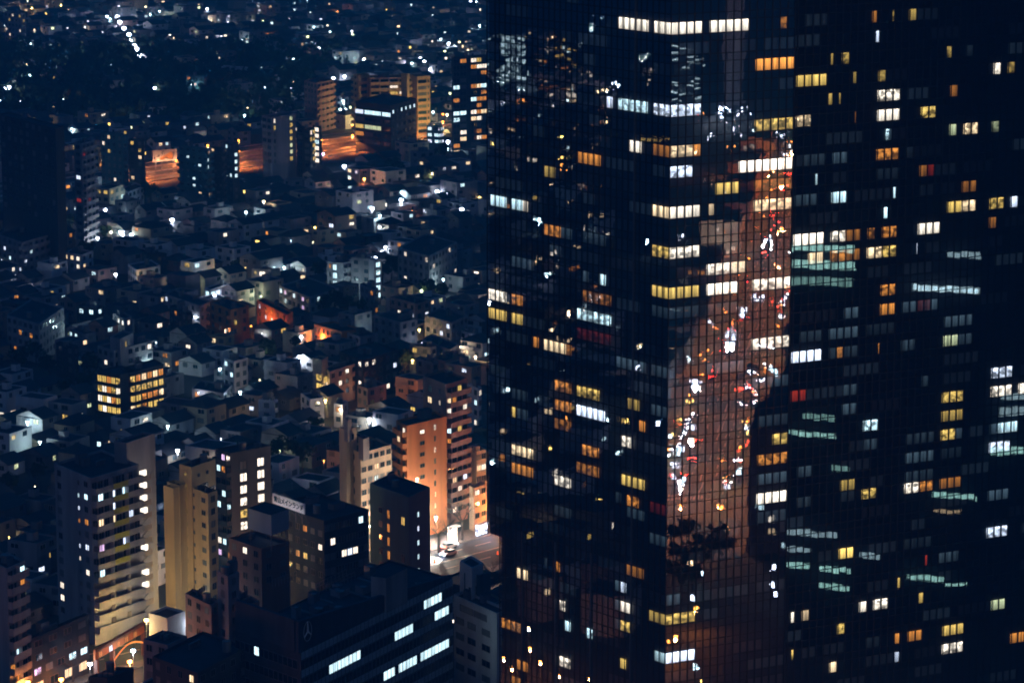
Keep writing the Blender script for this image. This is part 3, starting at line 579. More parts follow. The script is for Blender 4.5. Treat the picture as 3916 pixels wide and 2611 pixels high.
scl=t.nodes.new('ShaderNodeVectorMath'); scl.operation='SCALE'; scl.inputs['Scale'].default_value=.0024
t.links.new(ge.outputs['Position'],nz.inputs['Vector']); t.links.new(nz.outputs['Color'],sub.inputs[0]); t.links.new(sub.outputs[0],scl.inputs[0])
# each pane sits at its own slight angle
at=t.nodes.new('ShaderNodeAttribute'); at.attribute_name='pane'
sub2=t.nodes.new('ShaderNodeVectorMath'); sub2.operation='SUBTRACT'; sub2.inputs[1].default_value=(.5,.5,.5)
scl2=t.nodes.new('ShaderNodeVectorMath'); scl2.operation='SCALE'; scl2.inputs['Scale'].default_value=.0020
wn=t.nodes.new('ShaderNodeTexWhiteNoise'); wn.noise_dimensions='3D'; t.links.new(at.outputs['Vector'],wn.inputs['Vector']); t.links.new(wn.outputs['Color'],sub2.inputs[0]); t.links.new(sub2.outputs[0],scl2.inputs[0])
ad1=t.nodes.new('ShaderNodeVectorMath'); ad1.operation='ADD'; ad2=t.nodes.new('ShaderNodeVectorMath'); ad2.operation='ADD'; nm=t.nodes.new('ShaderNodeVectorMath'); nm.operation='NORMALIZE'
t.links.new(ge.outputs['Normal'],ad1.inputs[0]); t.links.new(scl.outputs[0],ad1.inputs[1]); t.links.new(ad1.outputs[0],ad2.inputs[0]); t.links.new(scl2.outputs[0],ad2.inputs[1]); t.links.new(ad2.outputs[0],nm.inputs[0]); t.links.new(nm.outputs[0],gl.inputs['Normal'])
t.links.new(tr.outputs[0],mixs.inputs[1]); t.links.new(gl.outputs[0],mixs.inputs[2]); t.links.new(mixs.outputs[0],out.inputs['Surface'])
W_TOW=wallmat('tower_core',(.022,.025,.032),rough=.6)
tower=empty('glass_tower',(C0.x,C0.y,0),'huge dark glass residential tower with gridded facades mirroring the orange street, right half','tower')
back=V((.12,1)).normalized()*30
A_=C0+uL*LENL; A2=C0+uL*LOWL; B_=C0+uR*LENR; W_=CW+uR*WING
IN=.45
def inset(p,n): return p-n*IN
q,d,_=facehit(px('T5',60,590),C0,nL); ZB=q.z
m=MB()
ic=C0-nL*IN-nR*IN*.6
base=[ic,B_-nR*IN,CW-nR*IN,W_-nR*IN,W_+back*1.2,A2-nL*IN+back*1.2,A2-nL*IN]
m.prism(base,0,ZT,W_TOW)
m.prism([A2-nL*IN,A2-nL*IN+V((.2,1))*.1+back*.9,A_-nL*IN+back*.9,A_-nL*IN][::-1],ZB,ZT,W_TOW)
m.build('wall',tower)
Z0=111.75
def fz(z):   # window head heights, podium floors sit on their own count
    if z>72: return Z0+FH*round((z-Z0)/FH)
    return 55.05+3.43*round((z-55.05)/3.43)
heads=[Z0+FH*k for k in range(-11,24)]+[55.05+3.43*k for k in range(-16,5)]
def curtainwall(c,u,n,L,pw,s0=0,z0=0,name=''):
    g=MB(); att=[]; ns=int(L/pw+.01)
    zs=sorted(set([z0,ZT]+[h for h in heads if h>z0+1]+[h-2.1 for h in heads if h-2.1>z0+1]))
    for i in range(ns):
        a=c+u*(s0+i*pw); b=c+u*(s0+min(L,(i+1)*pw) if i<ns-1 else s0+L)
        for k in range(len(zs)-1):
            g.poly([(a.x,a.y,zs[k]),(b.x,b.y,zs[k]),(b.x,b.y,zs[k+1]),(a.x,a.y,zs[k+1])] if (u.cross(n)<0) else [(b.x,b.y,zs[k]),(a.x,a.y,zs[k]),(a.x,a.y,zs[k+1]),(b.x,b.y,zs[k+1])],glass); att+=[(i,k,s0)]*4
    o=g.build('curtain_glass',tower)
    at_=o.data.attributes.new('pane','FLOAT_VECTOR','CORNER'); at_.data.foreach_set('vector',[x for v in att for x in v])
    mu=MB()
    for i in range(ns+1):
        p=c+u*(s0+min(L,i*pw) if i<ns else s0+L); mu.box(p-u*.085-n*.02,u,.17,n,.11,z0,ZT,BLK)
    for z in zs[1:-1]: mu.box(c+u*s0-n*.02,u,L,n,.085,z-.07,z+.07,BLK)
    mu.build('mullion_grid',tower)
curtainwall(C0,uR,nR,LENR,PW); curtainwall(C0,uL,nL,LOWL,PL); curtainwall(C0,uL,nL,LENL-LOWL,PL*.8,s0=LOWL,z0=ZB); curtainwall(CW,uR,nR,WING,PW)
for s_ in (8.5,19,28.5,37.6):     # pale fins on the left face
    f=MB(); p=C0+uL*s_; f.box(p,uL,.16,nL,.35,0,ZT if s_<9 else 62,FR); f.build('facade_fin',tower)
m=MB(); m.prism([CW,B_,B_-nR*.0+uR*.02,CW+uR*.02],0,ZT,BLK); m.build('facade_return',tower)
LW=[]  # lit windows: tile,x0,x1,ytop,colour(+! bright, - dim),kind r=room
def T(face,tile,s):
    for e in s.split(';'):
        e=e.strip()
        if not e: continue
        a=e.split(','); LW.append((face,tile,float(a[0]),float(a[1]),float(a[2]),a[3]))
T('L','T1','880,1085,105,P;1133,1240,133,P;883,1085,660,Cr;1128,1240,695,Br;797,832,640,B;955,1035,930,P;635,785,1015,O;1128,1235,968,O-;400,468,1095,Y-;20,132,1275,C;170,245,1300,C;245,278,1310,P-;1120,1232,1370,W;403,508,1490,Or;515,583,1510,N')
T('R','T1','1240,1462,137,P;1522,1765,118,P;1240,1462,700,Br;1242,1400,970,Wr;1400,1452,968,O;1242,1398,1108,Br;1232,1448,1372,P;1502,1540,1368,W-;1565,1700,1220,Y')
T('L','T3','1117,1230,155,Yr;435,508,130,N;20,132,405,Pr;172,265,445,Or;20,128,535,Y;172,240,567,Y;635,700,305,N;780,820,320,C;635,825,440,O-r;630,835,570,Cr;630,825,695,R-r;1117,1230,420,Y;305,352,728,O;400,525,760,W;525,583,775,O-;1117,1225,550,N;45,130,1003,N;175,275,1045,N;465,583,1005,Or;630,770,1050,Yr;472,585,1128,Or;630,780,1175,B!;475,583,1255,O-r;180,205,1283,Y;210,300,1290,N;630,770,1425,Or;930,1000,1385,Pr;945,1018,1145,Y-;1030,1062,1288,O;172,320,1525,Wr;1115,1225,935,N;1115,1225,1185,N;870,1070,880,N;640,820,50,N;180,310,190,N')
T('R','T3','1230,1445,165,Pr;1230,1443,432,Y;1497,1680,402,P!;1497,1745,268,Pr;1230,1440,565,N;1497,1680,545,N;1490,1740,935,N')
T('L','T5','172,318,45,Wr;172,300,165,O;450,578,260,Pr;622,755,70,O;615,745,170,O-r;915,1048,155,Y;930,1000,285,Or;850,880,262,N;1100,1200,337,R-;210,265,768,W;445,500,728,Or;390,415,712,N;915,1045,785,O-;850,940,885,N;898,940,890,B;490,545,985,Pr;898,957,1005,P;848,895,1000,N;898,957,1125,Yr;848,895,1120,N;1092,1200,1088,Y-;105,240,1205,Or;490,548,1345,Pr;890,935,1380,Y;1128,1198,1347,C-;520,550,1115,C;665,720,1168,Cr;175,255,1120,N;205,265,1352,O;180,255,1475,O-;1095,1190,590,N;920,1040,420,N;450,560,340,N-')
T('R','T5','1200,1400,1105,Yr;1200,1405,1360,B!;1205,1290,985,N')
T('R','T2','160,400,398,O!;155,393,795,Yr;50,390,1065,P!;145,383,1328,Wr;330,370,115,O-r;155,390,1195,O-r')
T('W','T2','452,636,515,Y;452,545,780,Wr;940,970,70,O;1180,1220,60,Y-;1075,1100,65,Y-r;965,995,245,B;975,1103,615,Pr;970,1103,745,P;922,958,755,O-;1250,1382,730,Yr;1028,1052,880,C!;962,1095,1012,Or;1240,1288,1122,O-;1290,1373,1120,R;1440,1508,855,L;1535,1645,840,Wr;1720,1775,835,L-r;1420,1510,1368,Y;1515,1645,1357,Wr;1703,1792,1342,Yr;1855,1897,1325,B;1520,1648,1232,O-;675,760,1297,C;1015,1040,1402,C!;960,1090,1142,N;1705,1785,1472,O-;1230,1365,1508,P;480,615,1052,N;975,1015,485,Y-r;1450,1505,590,O-;650,675,570,Y-;720,750,570,Y-r;825,860,770,O-;690,765,1030,N;440,570,1315,N;560,575,1170,C-;1080,1095,1270,C;1010,1080,890,N;1150,1230,1000,N;1740,1790,430,Pr;1835,1880,420,Y-r;665,680,370,Y-;715,760,360,Y-r;815,835,420,Y-;1440,1470,255,Y-r;1540,1580,260,N')
T('W','T4','430,618,90,P!;670,755,80,Pr;775,850,72,O-;905,970,60,O-r;997,1078,50,Or;525,610,222,W;665,755,208,Or;765,845,200,O-;903,990,182,Wr;993,1078,178,Yr;990,1075,437,Or;985,1070,562,O;425,605,872,B!;430,600,742,N;700,745,852,O;980,1018,822,O;1400,1488,780,L;420,515,1118,R!;720,828,1082,N;720,820,1208,N;1255,1335,1028,N;1392,1528,1132,Yr;1392,1535,1255,Y-;880,975,1308,Cr;1385,1470,1382,Yr;1470,1530,1380,N;880,970,1440,N;1735,1862,972,Br;1720,1862,1092,Pr;1910,1960,1080,Pr;1720,1800,1348,N;1790,1885,1345,C;1725,1850,1468,Br;1385,1535,1508,N;1175,1330,1402,N;1235,1262,182,B;890,1070,700,N;750,830,590,N;1130,1350,560,N;1400,1620,650,N;660,830,715,N;1120,1205,810,N;1240,1340,455,R-;890,970,715,N-;660,830,850,N-;1500,1620,780,N-')
T('W','T6','700,810,222,Y-;700,805,348,N;862,962,328,Yr;1148,1222,293,Pr;1228,1312,285,Or;1365,1500,265,O-;693,805,714,Y!;1690,1815,588,Br;1687,1810,1068,L;1858,1960,1168,O;850,888,1065,P;912,1028,1052,Pr;393,430,1130,P;452,508,1120,W-;673,755,1210,Yr;788,800,1202,O-;1178,1243,1262,O;1393,1530,1224,Y;1398,1533,1347,Pr;622,697,1464,W;395,430,1374,Yr;110,148,1414,Or;890,965,1302,N;1075,1103,1400,B-;1077,1105,1277,O;1275,1290,764,R!;1355,1388,757,R!;405,510,377,N;1155,1310,60,N;1155,1310,180,N;1370,1515,40,N;1145,1300,660,N;1355,1500,640,N;1095,1110,910,Y;1235,1262,1015,Y;410,505,150,N;180,350,110,N;1695,1815,335,N')
T('R','T6','180,355,282,P!;188,350,385,N;190,350,150,N')
T('R','T4','0,80,268,W;135,375,372,Pr;130,370,772,Pr;190,360,1075,N;190,360,1255,N;275,360,1380,Yr;190,355,1512,Or;130,310,1040,N')
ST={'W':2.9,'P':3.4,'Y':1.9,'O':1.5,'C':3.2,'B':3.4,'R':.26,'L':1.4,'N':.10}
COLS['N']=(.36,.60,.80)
FACES={'L':(C0,uL,nL,PL,LENL),'R':(C0,uR,nR,PW,LENR),'W':(CW,uR,nR,PW,WING)}
ents=[]
for face,tile,x0,x1,y,cc in LW:
    c,u,n,pw,L=FACES[face]
    a,_,_=facehit(px(tile,x0,y),c,n); b,_,_=facehit(px(tile,x1,y),c,n)
    sa=(V((a.x,a.y))-c).dot(u); sb=(V((b.x,b.y))-c).dot(u)
    if sa>sb: sa,sb=sb,sa
    if sb-sa>pw*.8: sa=round(sa/pw)*pw; sb=max(sa+pw,round(sb/pw)*pw)
    else: sb=min(sb,(math.floor(sa/pw)+1)*pw+.3)
    sa=max(0.02,sa); sb=min(L,sb); z=fz((a.z+b.z)/2)
    ents.append((sb-sa,face,sa+.04,sb-.04,z,cc))
ents.sort(key=lambda e:(e[5][0]=='N' or '-' in e[5],-e[0]))
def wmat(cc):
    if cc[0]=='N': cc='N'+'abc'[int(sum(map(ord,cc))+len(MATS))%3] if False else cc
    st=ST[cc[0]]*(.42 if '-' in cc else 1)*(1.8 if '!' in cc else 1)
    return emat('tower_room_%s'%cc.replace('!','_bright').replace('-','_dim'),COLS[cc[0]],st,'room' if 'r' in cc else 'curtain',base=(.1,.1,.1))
def panel(mb,face,sa,sb,z,mt,hh=2.02):
    c,u,n,pw,L=FACES[face]; k=.12
    a=c+u*sa-n*.3; b=c+u*sb-n*.3
    q=[(a.x,a.y,z-hh),(b.x,b.y,z-hh),(b.x,b.y,z-k+.05),(a.x,a.y,z-k+.05)]
    mb.poly(q if face!='L' else [q[1],q[0],q[3],q[2]],mt)
    s=math.ceil(sa/pw)*pw
    while s<sb-.1:
        p=c+u*(s-.05)-n*.32; mb.box(p,u,.10,n,.10,z-hh,z-k+.05,BLK); s+=pw
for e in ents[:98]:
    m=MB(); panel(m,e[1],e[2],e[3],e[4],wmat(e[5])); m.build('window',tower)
m=MB()
NV=[emat('tower_room_unlit_glow_%d'%i,COLS['N'],s_,'curtain',base=(.1,.1,.1)) for i,s_ in enumerate((.035,.08,.14,.22))]  # unlit panes get a faint painted glow in place of ambient light
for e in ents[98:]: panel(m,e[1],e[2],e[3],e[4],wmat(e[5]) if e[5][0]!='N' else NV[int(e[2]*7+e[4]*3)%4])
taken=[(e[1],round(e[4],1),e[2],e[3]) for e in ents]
DIM=[emat('dark_room_%d'%i,(.36,.60,.85),s,'curtain',base=(.12,.12,.13)) for i,s in enumerate((.0,.012,.03))]  # dark panes, some with a trace of painted glow
rr=random.Random(5)
for face,(c,u,n,pw,L) in FACES.items():
    bays=int(L/pw)
    for h in heads:
        if h<20 or h>165: continue
        i=rr.randint(0,3)
        while i<bays:
            k=rr.choice([2,3,4,4,5]); sa=i*pw+.04; sb=min(L,(i+k)*pw)-.04; i+=k+rr.choice([0,1,1,2])
            if rr.random()<.60 or (face=='L' and sb>LOWL and h<ZB+3): continue
            if any(t_[0]==face and abs(t_[1]-h)<1.5 and not (sb<t_[2] or sa>t_[3]) for t_ in taken): continue
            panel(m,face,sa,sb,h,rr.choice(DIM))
m.build('window',tower,kind='stuff')
tb=[A_,C0,B_,W_,W_+back*2,A_+back*2]; solids.append((520,tb,0,ZT,None))
# ---------------- what the tower glass mirrors: an avenue behind the photographer's right ----------------
Rc=V((280,371.5)); Rd=(V((577,213.5))-Rc).normalized(); Rn=V((-Rd.y,Rd.x))
def rpt(s,o): return Rc+Rd*s+Rn*o
m=MB(); a,b,c_,d_=rpt(-70,-9.5),rpt(760,-9.5),rpt(760,9.5),rpt(-70,9.5); m.poly([(p.x,p.y,.02) for p in (a,b,c_,d_)],ASPH); tag(m.build('avenue'),kind='structure')
m=MB()
for sgn in (-1,1):
    for s0 in range(-60,740,40):
        q=rpt(s0,sgn*9.7); m.box(q,Rd,39,Rn*sgn,4,0,.15,ROADC)
tag(m.build('pavement'),kind='structure')
m=MB()
for s0 in range(6,700,9):
    for o in (-6.2,-3.1,3.1,6.2):
        q=rpt(s0,o); m.box(q,Rd,4.5,Rn,.42,.026,.03,PAINT)
q=rpt(0,-.1); m.box(q,Rd,700,Rn,.4,.026,.031,PAINT)
for s0 in (-3,140,188,345,470):
    for k in range(18): q=rpt(s0,-9+k); m.box(q,Rd,4,Rn,.55,.034,.038,PAINT)
tag(m.build('road_marking'),kind='structure')
# second road crossing at the near end
m=MB(); X0=rpt(-18,0); m.box(X0-Rn*150-Rd*9,Rn,300,Rd,18,.005,.012,ASPH); tag(m.build('cross_road'),kind='structure')
COLS['X']=(1,.30,.04)
LAMPC={'P':COLS['P'],'X':(1,.26,.05),'B':(.75,.86,1),'C':(.65,.95,1),'W':(1,.8,.55),'O':(1,.30,.07),'Y':(1,.70,.27)}
LP={}
def lamp(x,y,z,c='B',pw=260,r=.42,lab=None,grp='street lamps of the quarter',st=26,name='street_lamp',arm=(0,0)):
    k=(round(z,1),round(r,2),c,round(st))
    if k not in LP:
        a=MB(); a.bar((0,0,0),(0,0,z+.1),.09,METAL,r2=.06); b=MB()
        n=6
        for i in range(n):
            for j in range(3):
                t0,t1=math.pi*j/3,math.pi*(j+1)/3; p0,p1=2*math.pi*i/n,2*math.pi*(i+1)/n
                f=lambda t,p:(r*math.sin(t)*math.cos(p),r*math.sin(t)*math.sin(p),z+r*math.cos(t)*.8)
                b.poly([f(t0,p0),f(t1,p0),f(t1,p1),f(t0,p1)],lampmat(c,st))
        cp=MB(); cp.bar((0,0,z+r*.72),(0,0,z+r*.95),r*.75,METAL,r2=.05,k=6)
        LP[k]=(a.mesh('pole'),b.mesh('lamp_globe'),cp.mesh('lamp_cap'))
    t=empty(name,(x,y,0),lab,'street lamp',grp)
    for nm_,me in zip(('pole','lamp_globe','lamp_cap'),LP[k]): link(bpy.data.objects.new(nm_,me),t)
    if c=='X':      # full cut-off sodium head: lights the road, not the facades
        l=bpy.data.lights.new('lamp_light','SPOT'); l.energy=pw; l.spot_size=R_(148); l.spot_blend=.35; l.shadow_soft_size=.25; l.color=LAMPC[c]; ob=link(bpy.data.objects.new('lamp_light',l),t); ob.location=(0,-.1,z-r-.25)
    else: point('lamp_light',(0,-.1,z-r-.25),pw,LAMPC[c],.25,t)
    return t
for i,s0 in enumerate(range(-46,700,34)):
    for sgn in (-1,1):
        q=rpt(s0+(8 if sgn>0 else 0),sgn*9.4); lamp(q.x,q.y,7,'X',[420000,120000,300000,600000,80000][(i*2+sgn)%5],.4,'tall orange street lamp mirrored in the tower glass above the avenue','lamps along the mirrored avenue',st=20,name='avenue_lamp')
for (t_,x,y) in (('T3',1640,850),('T4',250,150),('T3',1420,1110),('T5',1290,300),('T1',1600,740),('T2',105,990),('T2',220,975)):
    p=refl(t_,x,y,5,'R'); lamp(p.x,p.y,7,'B',45000,.9,'white floodlamp mirrored in the tower glass over the avenue crossings','white lamps along the mirrored avenue',st=25,name='avenue_floodlamp')
for (t_,x,y,c_,pw_) in (('T2',400,1010,'O',60000),('T2',420,1110,'O',60000),('T2',100,1110,'O',60000),('T2',250,1160,'O',90000),('T2',330,1230,'O',60000),('T4',330,60,'O',40000),('T4',300,300,'O',40000),('T3',1640,850,'P',40000),('T4',240,180,'P',40000),('T5',1290,310,'P',30000),('T3',1390,1480,'P',15000),('T3',1430,1130,'P',22000),('T5',1260,1290,'O',9000),('T5',1400,1100,'O',9000),('T5',1560,420,'O',30000),('T5',1300,430,'O',30000)):
    p=refl(t_,x,y,5,'R'); lamp(p.x,p.y,6,c_,pw_,.5,'lamp glowing in a hot patch of the avenue mirrored in the tower glass','hot patches of the mirrored avenue',st=20,name='avenue_floodlamp')
rw_=random.Random(31); gm={}
for c_ in 'BCWYO':
    a_=MB(); a_.bar((0,0,4.5),(0,0,5.5),.5,lampmat(c_,9),r2=.5,k=7); b_=MB(); b_.bar((0,0,0),(0,0,4.5),.08,METAL,k=4); gm[c_]=(a_.mesh('lamp_globe'),b_.mesh('pole'))
for k_ in range(110):
    x_=-rw_.uniform(230,1350); y_=575+(-x_-100)*.16+rw_.uniform(-30,70); t=empty('distant_lamp',(x_,y_,0),'tiny distant lamp mirrored in the left glass face of the tower','lamp','tiny lamps mirrored in the left glass face'); g_=gm[rw_.choice('BCWYO')]
    link(bpy.data.objects.new('lamp_globe',g_[0]),t); link(bpy.data.objects.new('pole',g_[1]),t)
# cars
CARM={}
def car(x,y,ang,paint,lab,grp=None,head=True,van=False):
    k=(paint.name,van,head)
    if k not in CARM:
        Lc,Wc=(4.4,1.75) if not van else (6.2,2.1); hh=1.0 if not van else 1.5; top=1.45 if not van else 2.7
        b=MB()
        prof=[(-Lc/2,.35),(Lc/2,.35),(Lc/2,.75),(Lc/2-.35,hh*.93),(Lc*.22,hh),(-Lc/2+.15,hh),(-Lc/2,.8)]
        for i in range(len(prof)):
            p,q=prof[i],prof[(i+1)%len(prof)]; b.poly([(p[0],-Wc/2,p[1]),(p[0],Wc/2,p[1]),(q[0],Wc/2,q[1]),(q[0],-Wc/2,q[1])][::-1],paint)
        b.poly([(p[0],-Wc/2,p[1]) for p in prof],paint); b.poly([(p[0],Wc/2,p[1]) for p in prof][::-1],paint)
        c=MB(); x0,x1=(-Lc*.40,Lc*.20); w0=Wc/2-.05; w1=Wc/2-.25
        lo=[(x0,-w0,hh),(x1,-w0,hh),(x1,w0,hh),(x0,w0,hh)]; hi=[(x0+.35,-w1,top),(x1-.6,-w1,top),(x1-.6,w1,top),(x0+.35,w1,top)]
        for i in range(4): j=(i+1)%4; c.poly([lo[i],lo[j],hi[j],hi[i]],GL)
        c.poly(hi,paint)
        wh=MB(); wh.bar((0,-.11,0),(0,.11,0),.33,BLK,k=10); wh.bar((0,-.12,0),(0,.12,0),.18,METAL,k=8)
        hl=MB(); hl.box((-.03,-.2),(1,0),.09,(0,1),.4,-.1,.1,lampmat('B',220))
        tl=MB(); tl.box((-.05,-.2),(1,0),.09,(0,1),.4,-.1,.1,emat('tail_light',(1,.03,.02),110))
        CARM[k]=(b.mesh('body'),c.mesh('cabin'),wh.mesh('wheel'),hl.mesh('headlight'),tl.mesh('tail_light'),Lc,Wc)
    b,c,wh,hl,tl,Lc,Wc=CARM[k]
    t=empty('van' if van else 'car',(x,y,0.03),lab,'van' if van else 'car',grp); t.rotation_euler=(0,0,ang)
    link(bpy.data.objects.new('body',b),t); link(bpy.data.objects.new('cabin',c),t)
    for sx in (-.31,.31):
        for sy in (-1,1): o=link(bpy.data.objects.new('wheel',wh),t); o.location=(Lc*sx,sy*(Wc/2-.1),.33)
    for sy in (-1,1):
        o=link(bpy.data.objects.new('headlight',hl),t); o.location=(Lc/2,sy*(Wc/2-.35),.7)
        o=link(bpy.data.objects.new('tail_light',tl),t); o.location=(-Lc/2,sy*(Wc/2-.35),.75)
    return t
CP=[wallmat('car_paint_white',(.6,.6,.6),rough=.3,dirt=.05,spec=.6),wallmat('car_paint_black',(.02,.02,.025),rough=.25,dirt=.05,spec=.6),wallmat('car_paint_silver',(.3,.31,.33),rough=.3,dirt=.05,spec=.6),wallmat('taxi_paint',(.4,.2,.03),rough=.3,dirt=.05,spec=.6)]
aR=math.atan2(Rd.y,Rd.x); rc=random.Random(3)
for i in range(60):
    s0=rc.uniform(5,600); lane=rc.choice([-7.7,-4.6,4.6,7.7,7.7]); q=rpt(s0,lane)
    car(q.x,q.y,aR+(math.pi if lane>0 else 0),rc.choice(CP),'car driving the orange lit avenue mirrored in the tower glass','cars on the mirrored avenue',van=rc.random()<.12)
for (t_,x,y) in [('T3',1225+20*k,1560-33*k) for k in range(9)]:
    p=refl(t_,x,y,0,'R'); car(p.x,p.y,aR+math.pi,rc.choice(CP),'car queueing on the near side of the mirrored avenue','cars queueing on the mirrored avenue')
ic_=0
for t_,L_ in (('T2',[(30,740),(30,775),(85,745),(120,745),(25,835),(25,860),(25,885),(130,915),(185,910),(290,910),(320,900),(350,905),(105,990),(220,975),(40,970,'O'),(360,1010),(440,940,'O'),(470,930,'O'),(440,990,'O'),(470,990,'O'),(35,1050,'O'),(320,1155,'O'),(405,1070,'R'),(135,860,'C'),(160,820,'Y'),(270,965,'C'),(380,960,'C'),(400,990,'C')]),
    ('T1',[(1590,755),(1630,735),(1685,740),(1690,770),(1585,795),(1680,840),(1680,860),(1520,895),(1525,920),(1690,970,'O'),(1640,1000,'O'),(1655,1150),(1680,1150),(1635,1190),(1430,775,'R'),(1470,760,'O'),(1650,820,'Y'),(1500,1210,'W'),(1400,990,'W')]),
    ('T3',[(1320,110),(1515,665),(1510,685),(1640,715),(1640,740),(1640,770),(1620,740,'B'),(1670,650,'O'),(1370,915,'C'),(1480,925,'O'),(1360,1200,'Y'),(1385,1205,'Y'),(1300,1300,'Y'),(1320,1310,'Y'),(1290,1340,'R'),(1380,1360),(1400,1365),(1245,1420,'C'),(1260,1400,'Y'),(1320,1495),(1290,1510,'C'),(1280,1540,'C'),(1690,1520,'R'),(1700,1500,'O'),(1710,1110,'R'),(1260,740,'W'),(1280,760,'R'),(1340,750),(1350,780),(1440,880,'O')]),
    ('T5',[(1190,140),(1250,130),(1270,130),(1225,185,'R'),(1240,190),(1245,215),(1320,230,'C'),(1325,770,'R'),(1357,768,'W'),(1605,280),(1600,250,'R'),(1595,225,'Y'),(1680,165,'C'),(1580,98,'O'),(1605,555,'Y'),(1440,845,'C'),(1380,1010),(1395,1460,'C'),(1430,1550,'Y'),(1215,1295,'O')]),
    ('T4',[(60,580),(60,600),(150,490),(160,520),(190,500),(260,500,'R'),(280,530,'R'),(340,520,'R'),(360,470,'R'),(310,570,'R'),(320,600,'R'),(270,970,'C'),(285,990,'C'),(45,1108,'R'),(65,1108,'R'),(110,1080,'R'),(120,1100,'R'),(160,1330,'C'),(200,1330,'Y'),(95,1335,'Y'),(95,1360,'B'),(95,1390,'Y'),(80,1455,'R'),(75,1480,'R'),(30,1520,'R'),(15,660,'O'),(20,740,'B'),(20,780,'B'),(135,1475),(180,1480)]),
    ('T6',[(40,165,'C'),(310,240,'Y'),(335,470,'Y'),(270,810),(460,275),(260,915),(285,985),(30,100,'R'),(40,40,'R'),(320,560,'Y'),(300,540,'O')])):
    for e in L_:
        c=e[2] if len(e)>2 else 'B'; p=refl(t_,e[0],e[1],3,'R'); m=MB(); g_=.34 if c in 'RYO' else .55
        t=empty('signal_lamp',(p.x,p.y,0),'small coloured lamp by the avenue mirrored in the tower glass','lamp','small lamps mirrored in the right glass face'); m.bar((p.x,p.y,0),(p.x,p.y,3-g_),.08,METAL,k=4); m.build('pole',t)
        m=MB(); m.bar((p.x,p.y,3-g_),(p.x,p.y,3+g_),g_*.7,lampmat(c,14),r2=g_*.7,k=8); m.build('lamp_globe',t)
# buildings lining the mirrored avenue
def plain(name,label,cat,c,u,lx,ly,h,wm,p,pal,grp=None,nw=60,roof=RF_DARK,seed=1,toward=None,wsz=(1.6,1.4),stp=3.2,fh=3.2):
    c=V(c); u=V(u).normalized(); v=V((-u.y,u.x)); t=empty(name,(c.x,c.y,0),label,cat,grp)
    base=[c-u*lx/2-v*ly/2,c+u*lx/2-v*ly/2,c+u*lx/2+v*ly/2,c-u*lx/2+v*ly/2]
    m=MB(); m.prism(base,0,h,wm,roof); m.build('wall',t); r=random.Random(seed); n_=0
    tw=V(toward if toward is not None else (60,520))
    for i in range(4):
        a,b=base[i],base[(i+1)%4]; e=(b-a); L=e.length; e/=L; nn=V((e.y,-e.x))
        if nn.dot(tw-a)<=0: continue
        for z in np.arange(2,h-2,fh):
            for s in np.arange(1.5,L-1.5,stp):
                if r.random()<p and n_<nw:
                    q=a+e*s; add_window(t,(q.x,q.y,z),(e.x,e.y),wsz[0],wsz[1],litpick(r,pal)); n_+=1
    return t
rv=random.Random(11)
for s0 in range(-40,640,42):
    for sgn in (-1,1):
        if s0<30 and sgn<0: continue
        off=sgn*(15+14/2); q=rpt(s0+rv.uniform(-4,4),off+sgn*rv.uniform(0,4)); h=rv.uniform(6,13) if sgn<0 else rv.uniform(9,34)
        plain('street_building','dark street building beside the avenue mirrored in the tower glass','building',q,Rd,rv.uniform(22,36),14,h,rv.choice([W_DARK,W_MID,W_PINK,W_DARK] if s0<260 else [W_TERRA,W_CREAM,W_PINK]),.22 if s0<260 else .4,'WOPCY' if s0<260 else 'OOPW','buildings along the mirrored avenue',seed=s0+sgn,nw=22)
for i,(x,y) in enumerate([(1240,640),(1340,600),(1430,680),(1550,640),(1260,760),(1330,800),(1420,780),(1500,730),(1240,880),(1300,930),(1380,900),(1590,720)]):
    p=refl('T5',x,y,3,'R'); MT=globals().setdefault('MT',[])
    MT.append((p.x,p.y,i))
# mirrored towers above the avenue
def mirrored(face,t_,x,yb,yt,wpx,label,wm,p,pal,zb=0,wsz=(1.6,1.4),stp=3.2,fh=3.2,nw=90,dmax=None):
    p0=refl(t_,x,yb,zb,face); q,d,n3=facehit(px(t_,x,yt),C0,nL if face=='L' else nR); d=d-n3*(2*d.dot(n3)); dd=V((d.x,d.y)).normalized()
    P=V((p0.x,p0.y)); s=(P-V((q.x,q.y))).length/V((d.x,d.y)).length; ztop=q.z+d.z*s
    dist=(P-C0).length+550; wd=wpx/1.742*KX/FPX*dist
    plain('mirrored_tower',label,'building',P+dd*10,(-dd.y,dd.x),max(4,wd),16,max(6,ztop),wm,p,pal,toward=(C0.x,C0.y),seed=int(x),wsz=wsz,stp=stp,fh=fh,nw=nw)
mirrored('L','T1',180,650,225,150,'pale tower of cold lit columns mirrored in the left glass face',W_MID,.75,'CC',wsz=(2.4,2.4),stp=4,fh=4)
mirrored('L','T1',540,510,225,130,'tower of yellow lit window rows mirrored in the left glass face',W_DARK,.65,'YYYC',wsz=(2.2,1.6),stp=3.4,fh=4.2)
mirrored('L','T1',1085,640,430,60,'slim tower with cream windows mirrored near the top of the left glass face',W_DARK,.6,'PY',stp=4,fh=5)
mirrored('L','T1',1120,960,860,220,'low office with yellow window rows mirrored at the tower corner',W_DARK,.75,'Y',stp=2.6,fh=3.6,wsz=(2,1.4))
mirrored('R','T1',1660,720,-60,130,'plain grey tower mirrored at the top of the right glass face',W_CONC,.0,'C')
mirrored('R','T1',1335,720,300,170,'curved white striped tower mirrored beside the tower corner',W_DARK,.45,'C',wsz=(5,.7),stp=5,fh=3.0,nw=90)
mirrored('L','T1',490,710,570,200,'orange lit shop row mirrored in the left glass face',W_TERRA,.9,'OPW',wsz=(3,2),stp=4,nw=40)
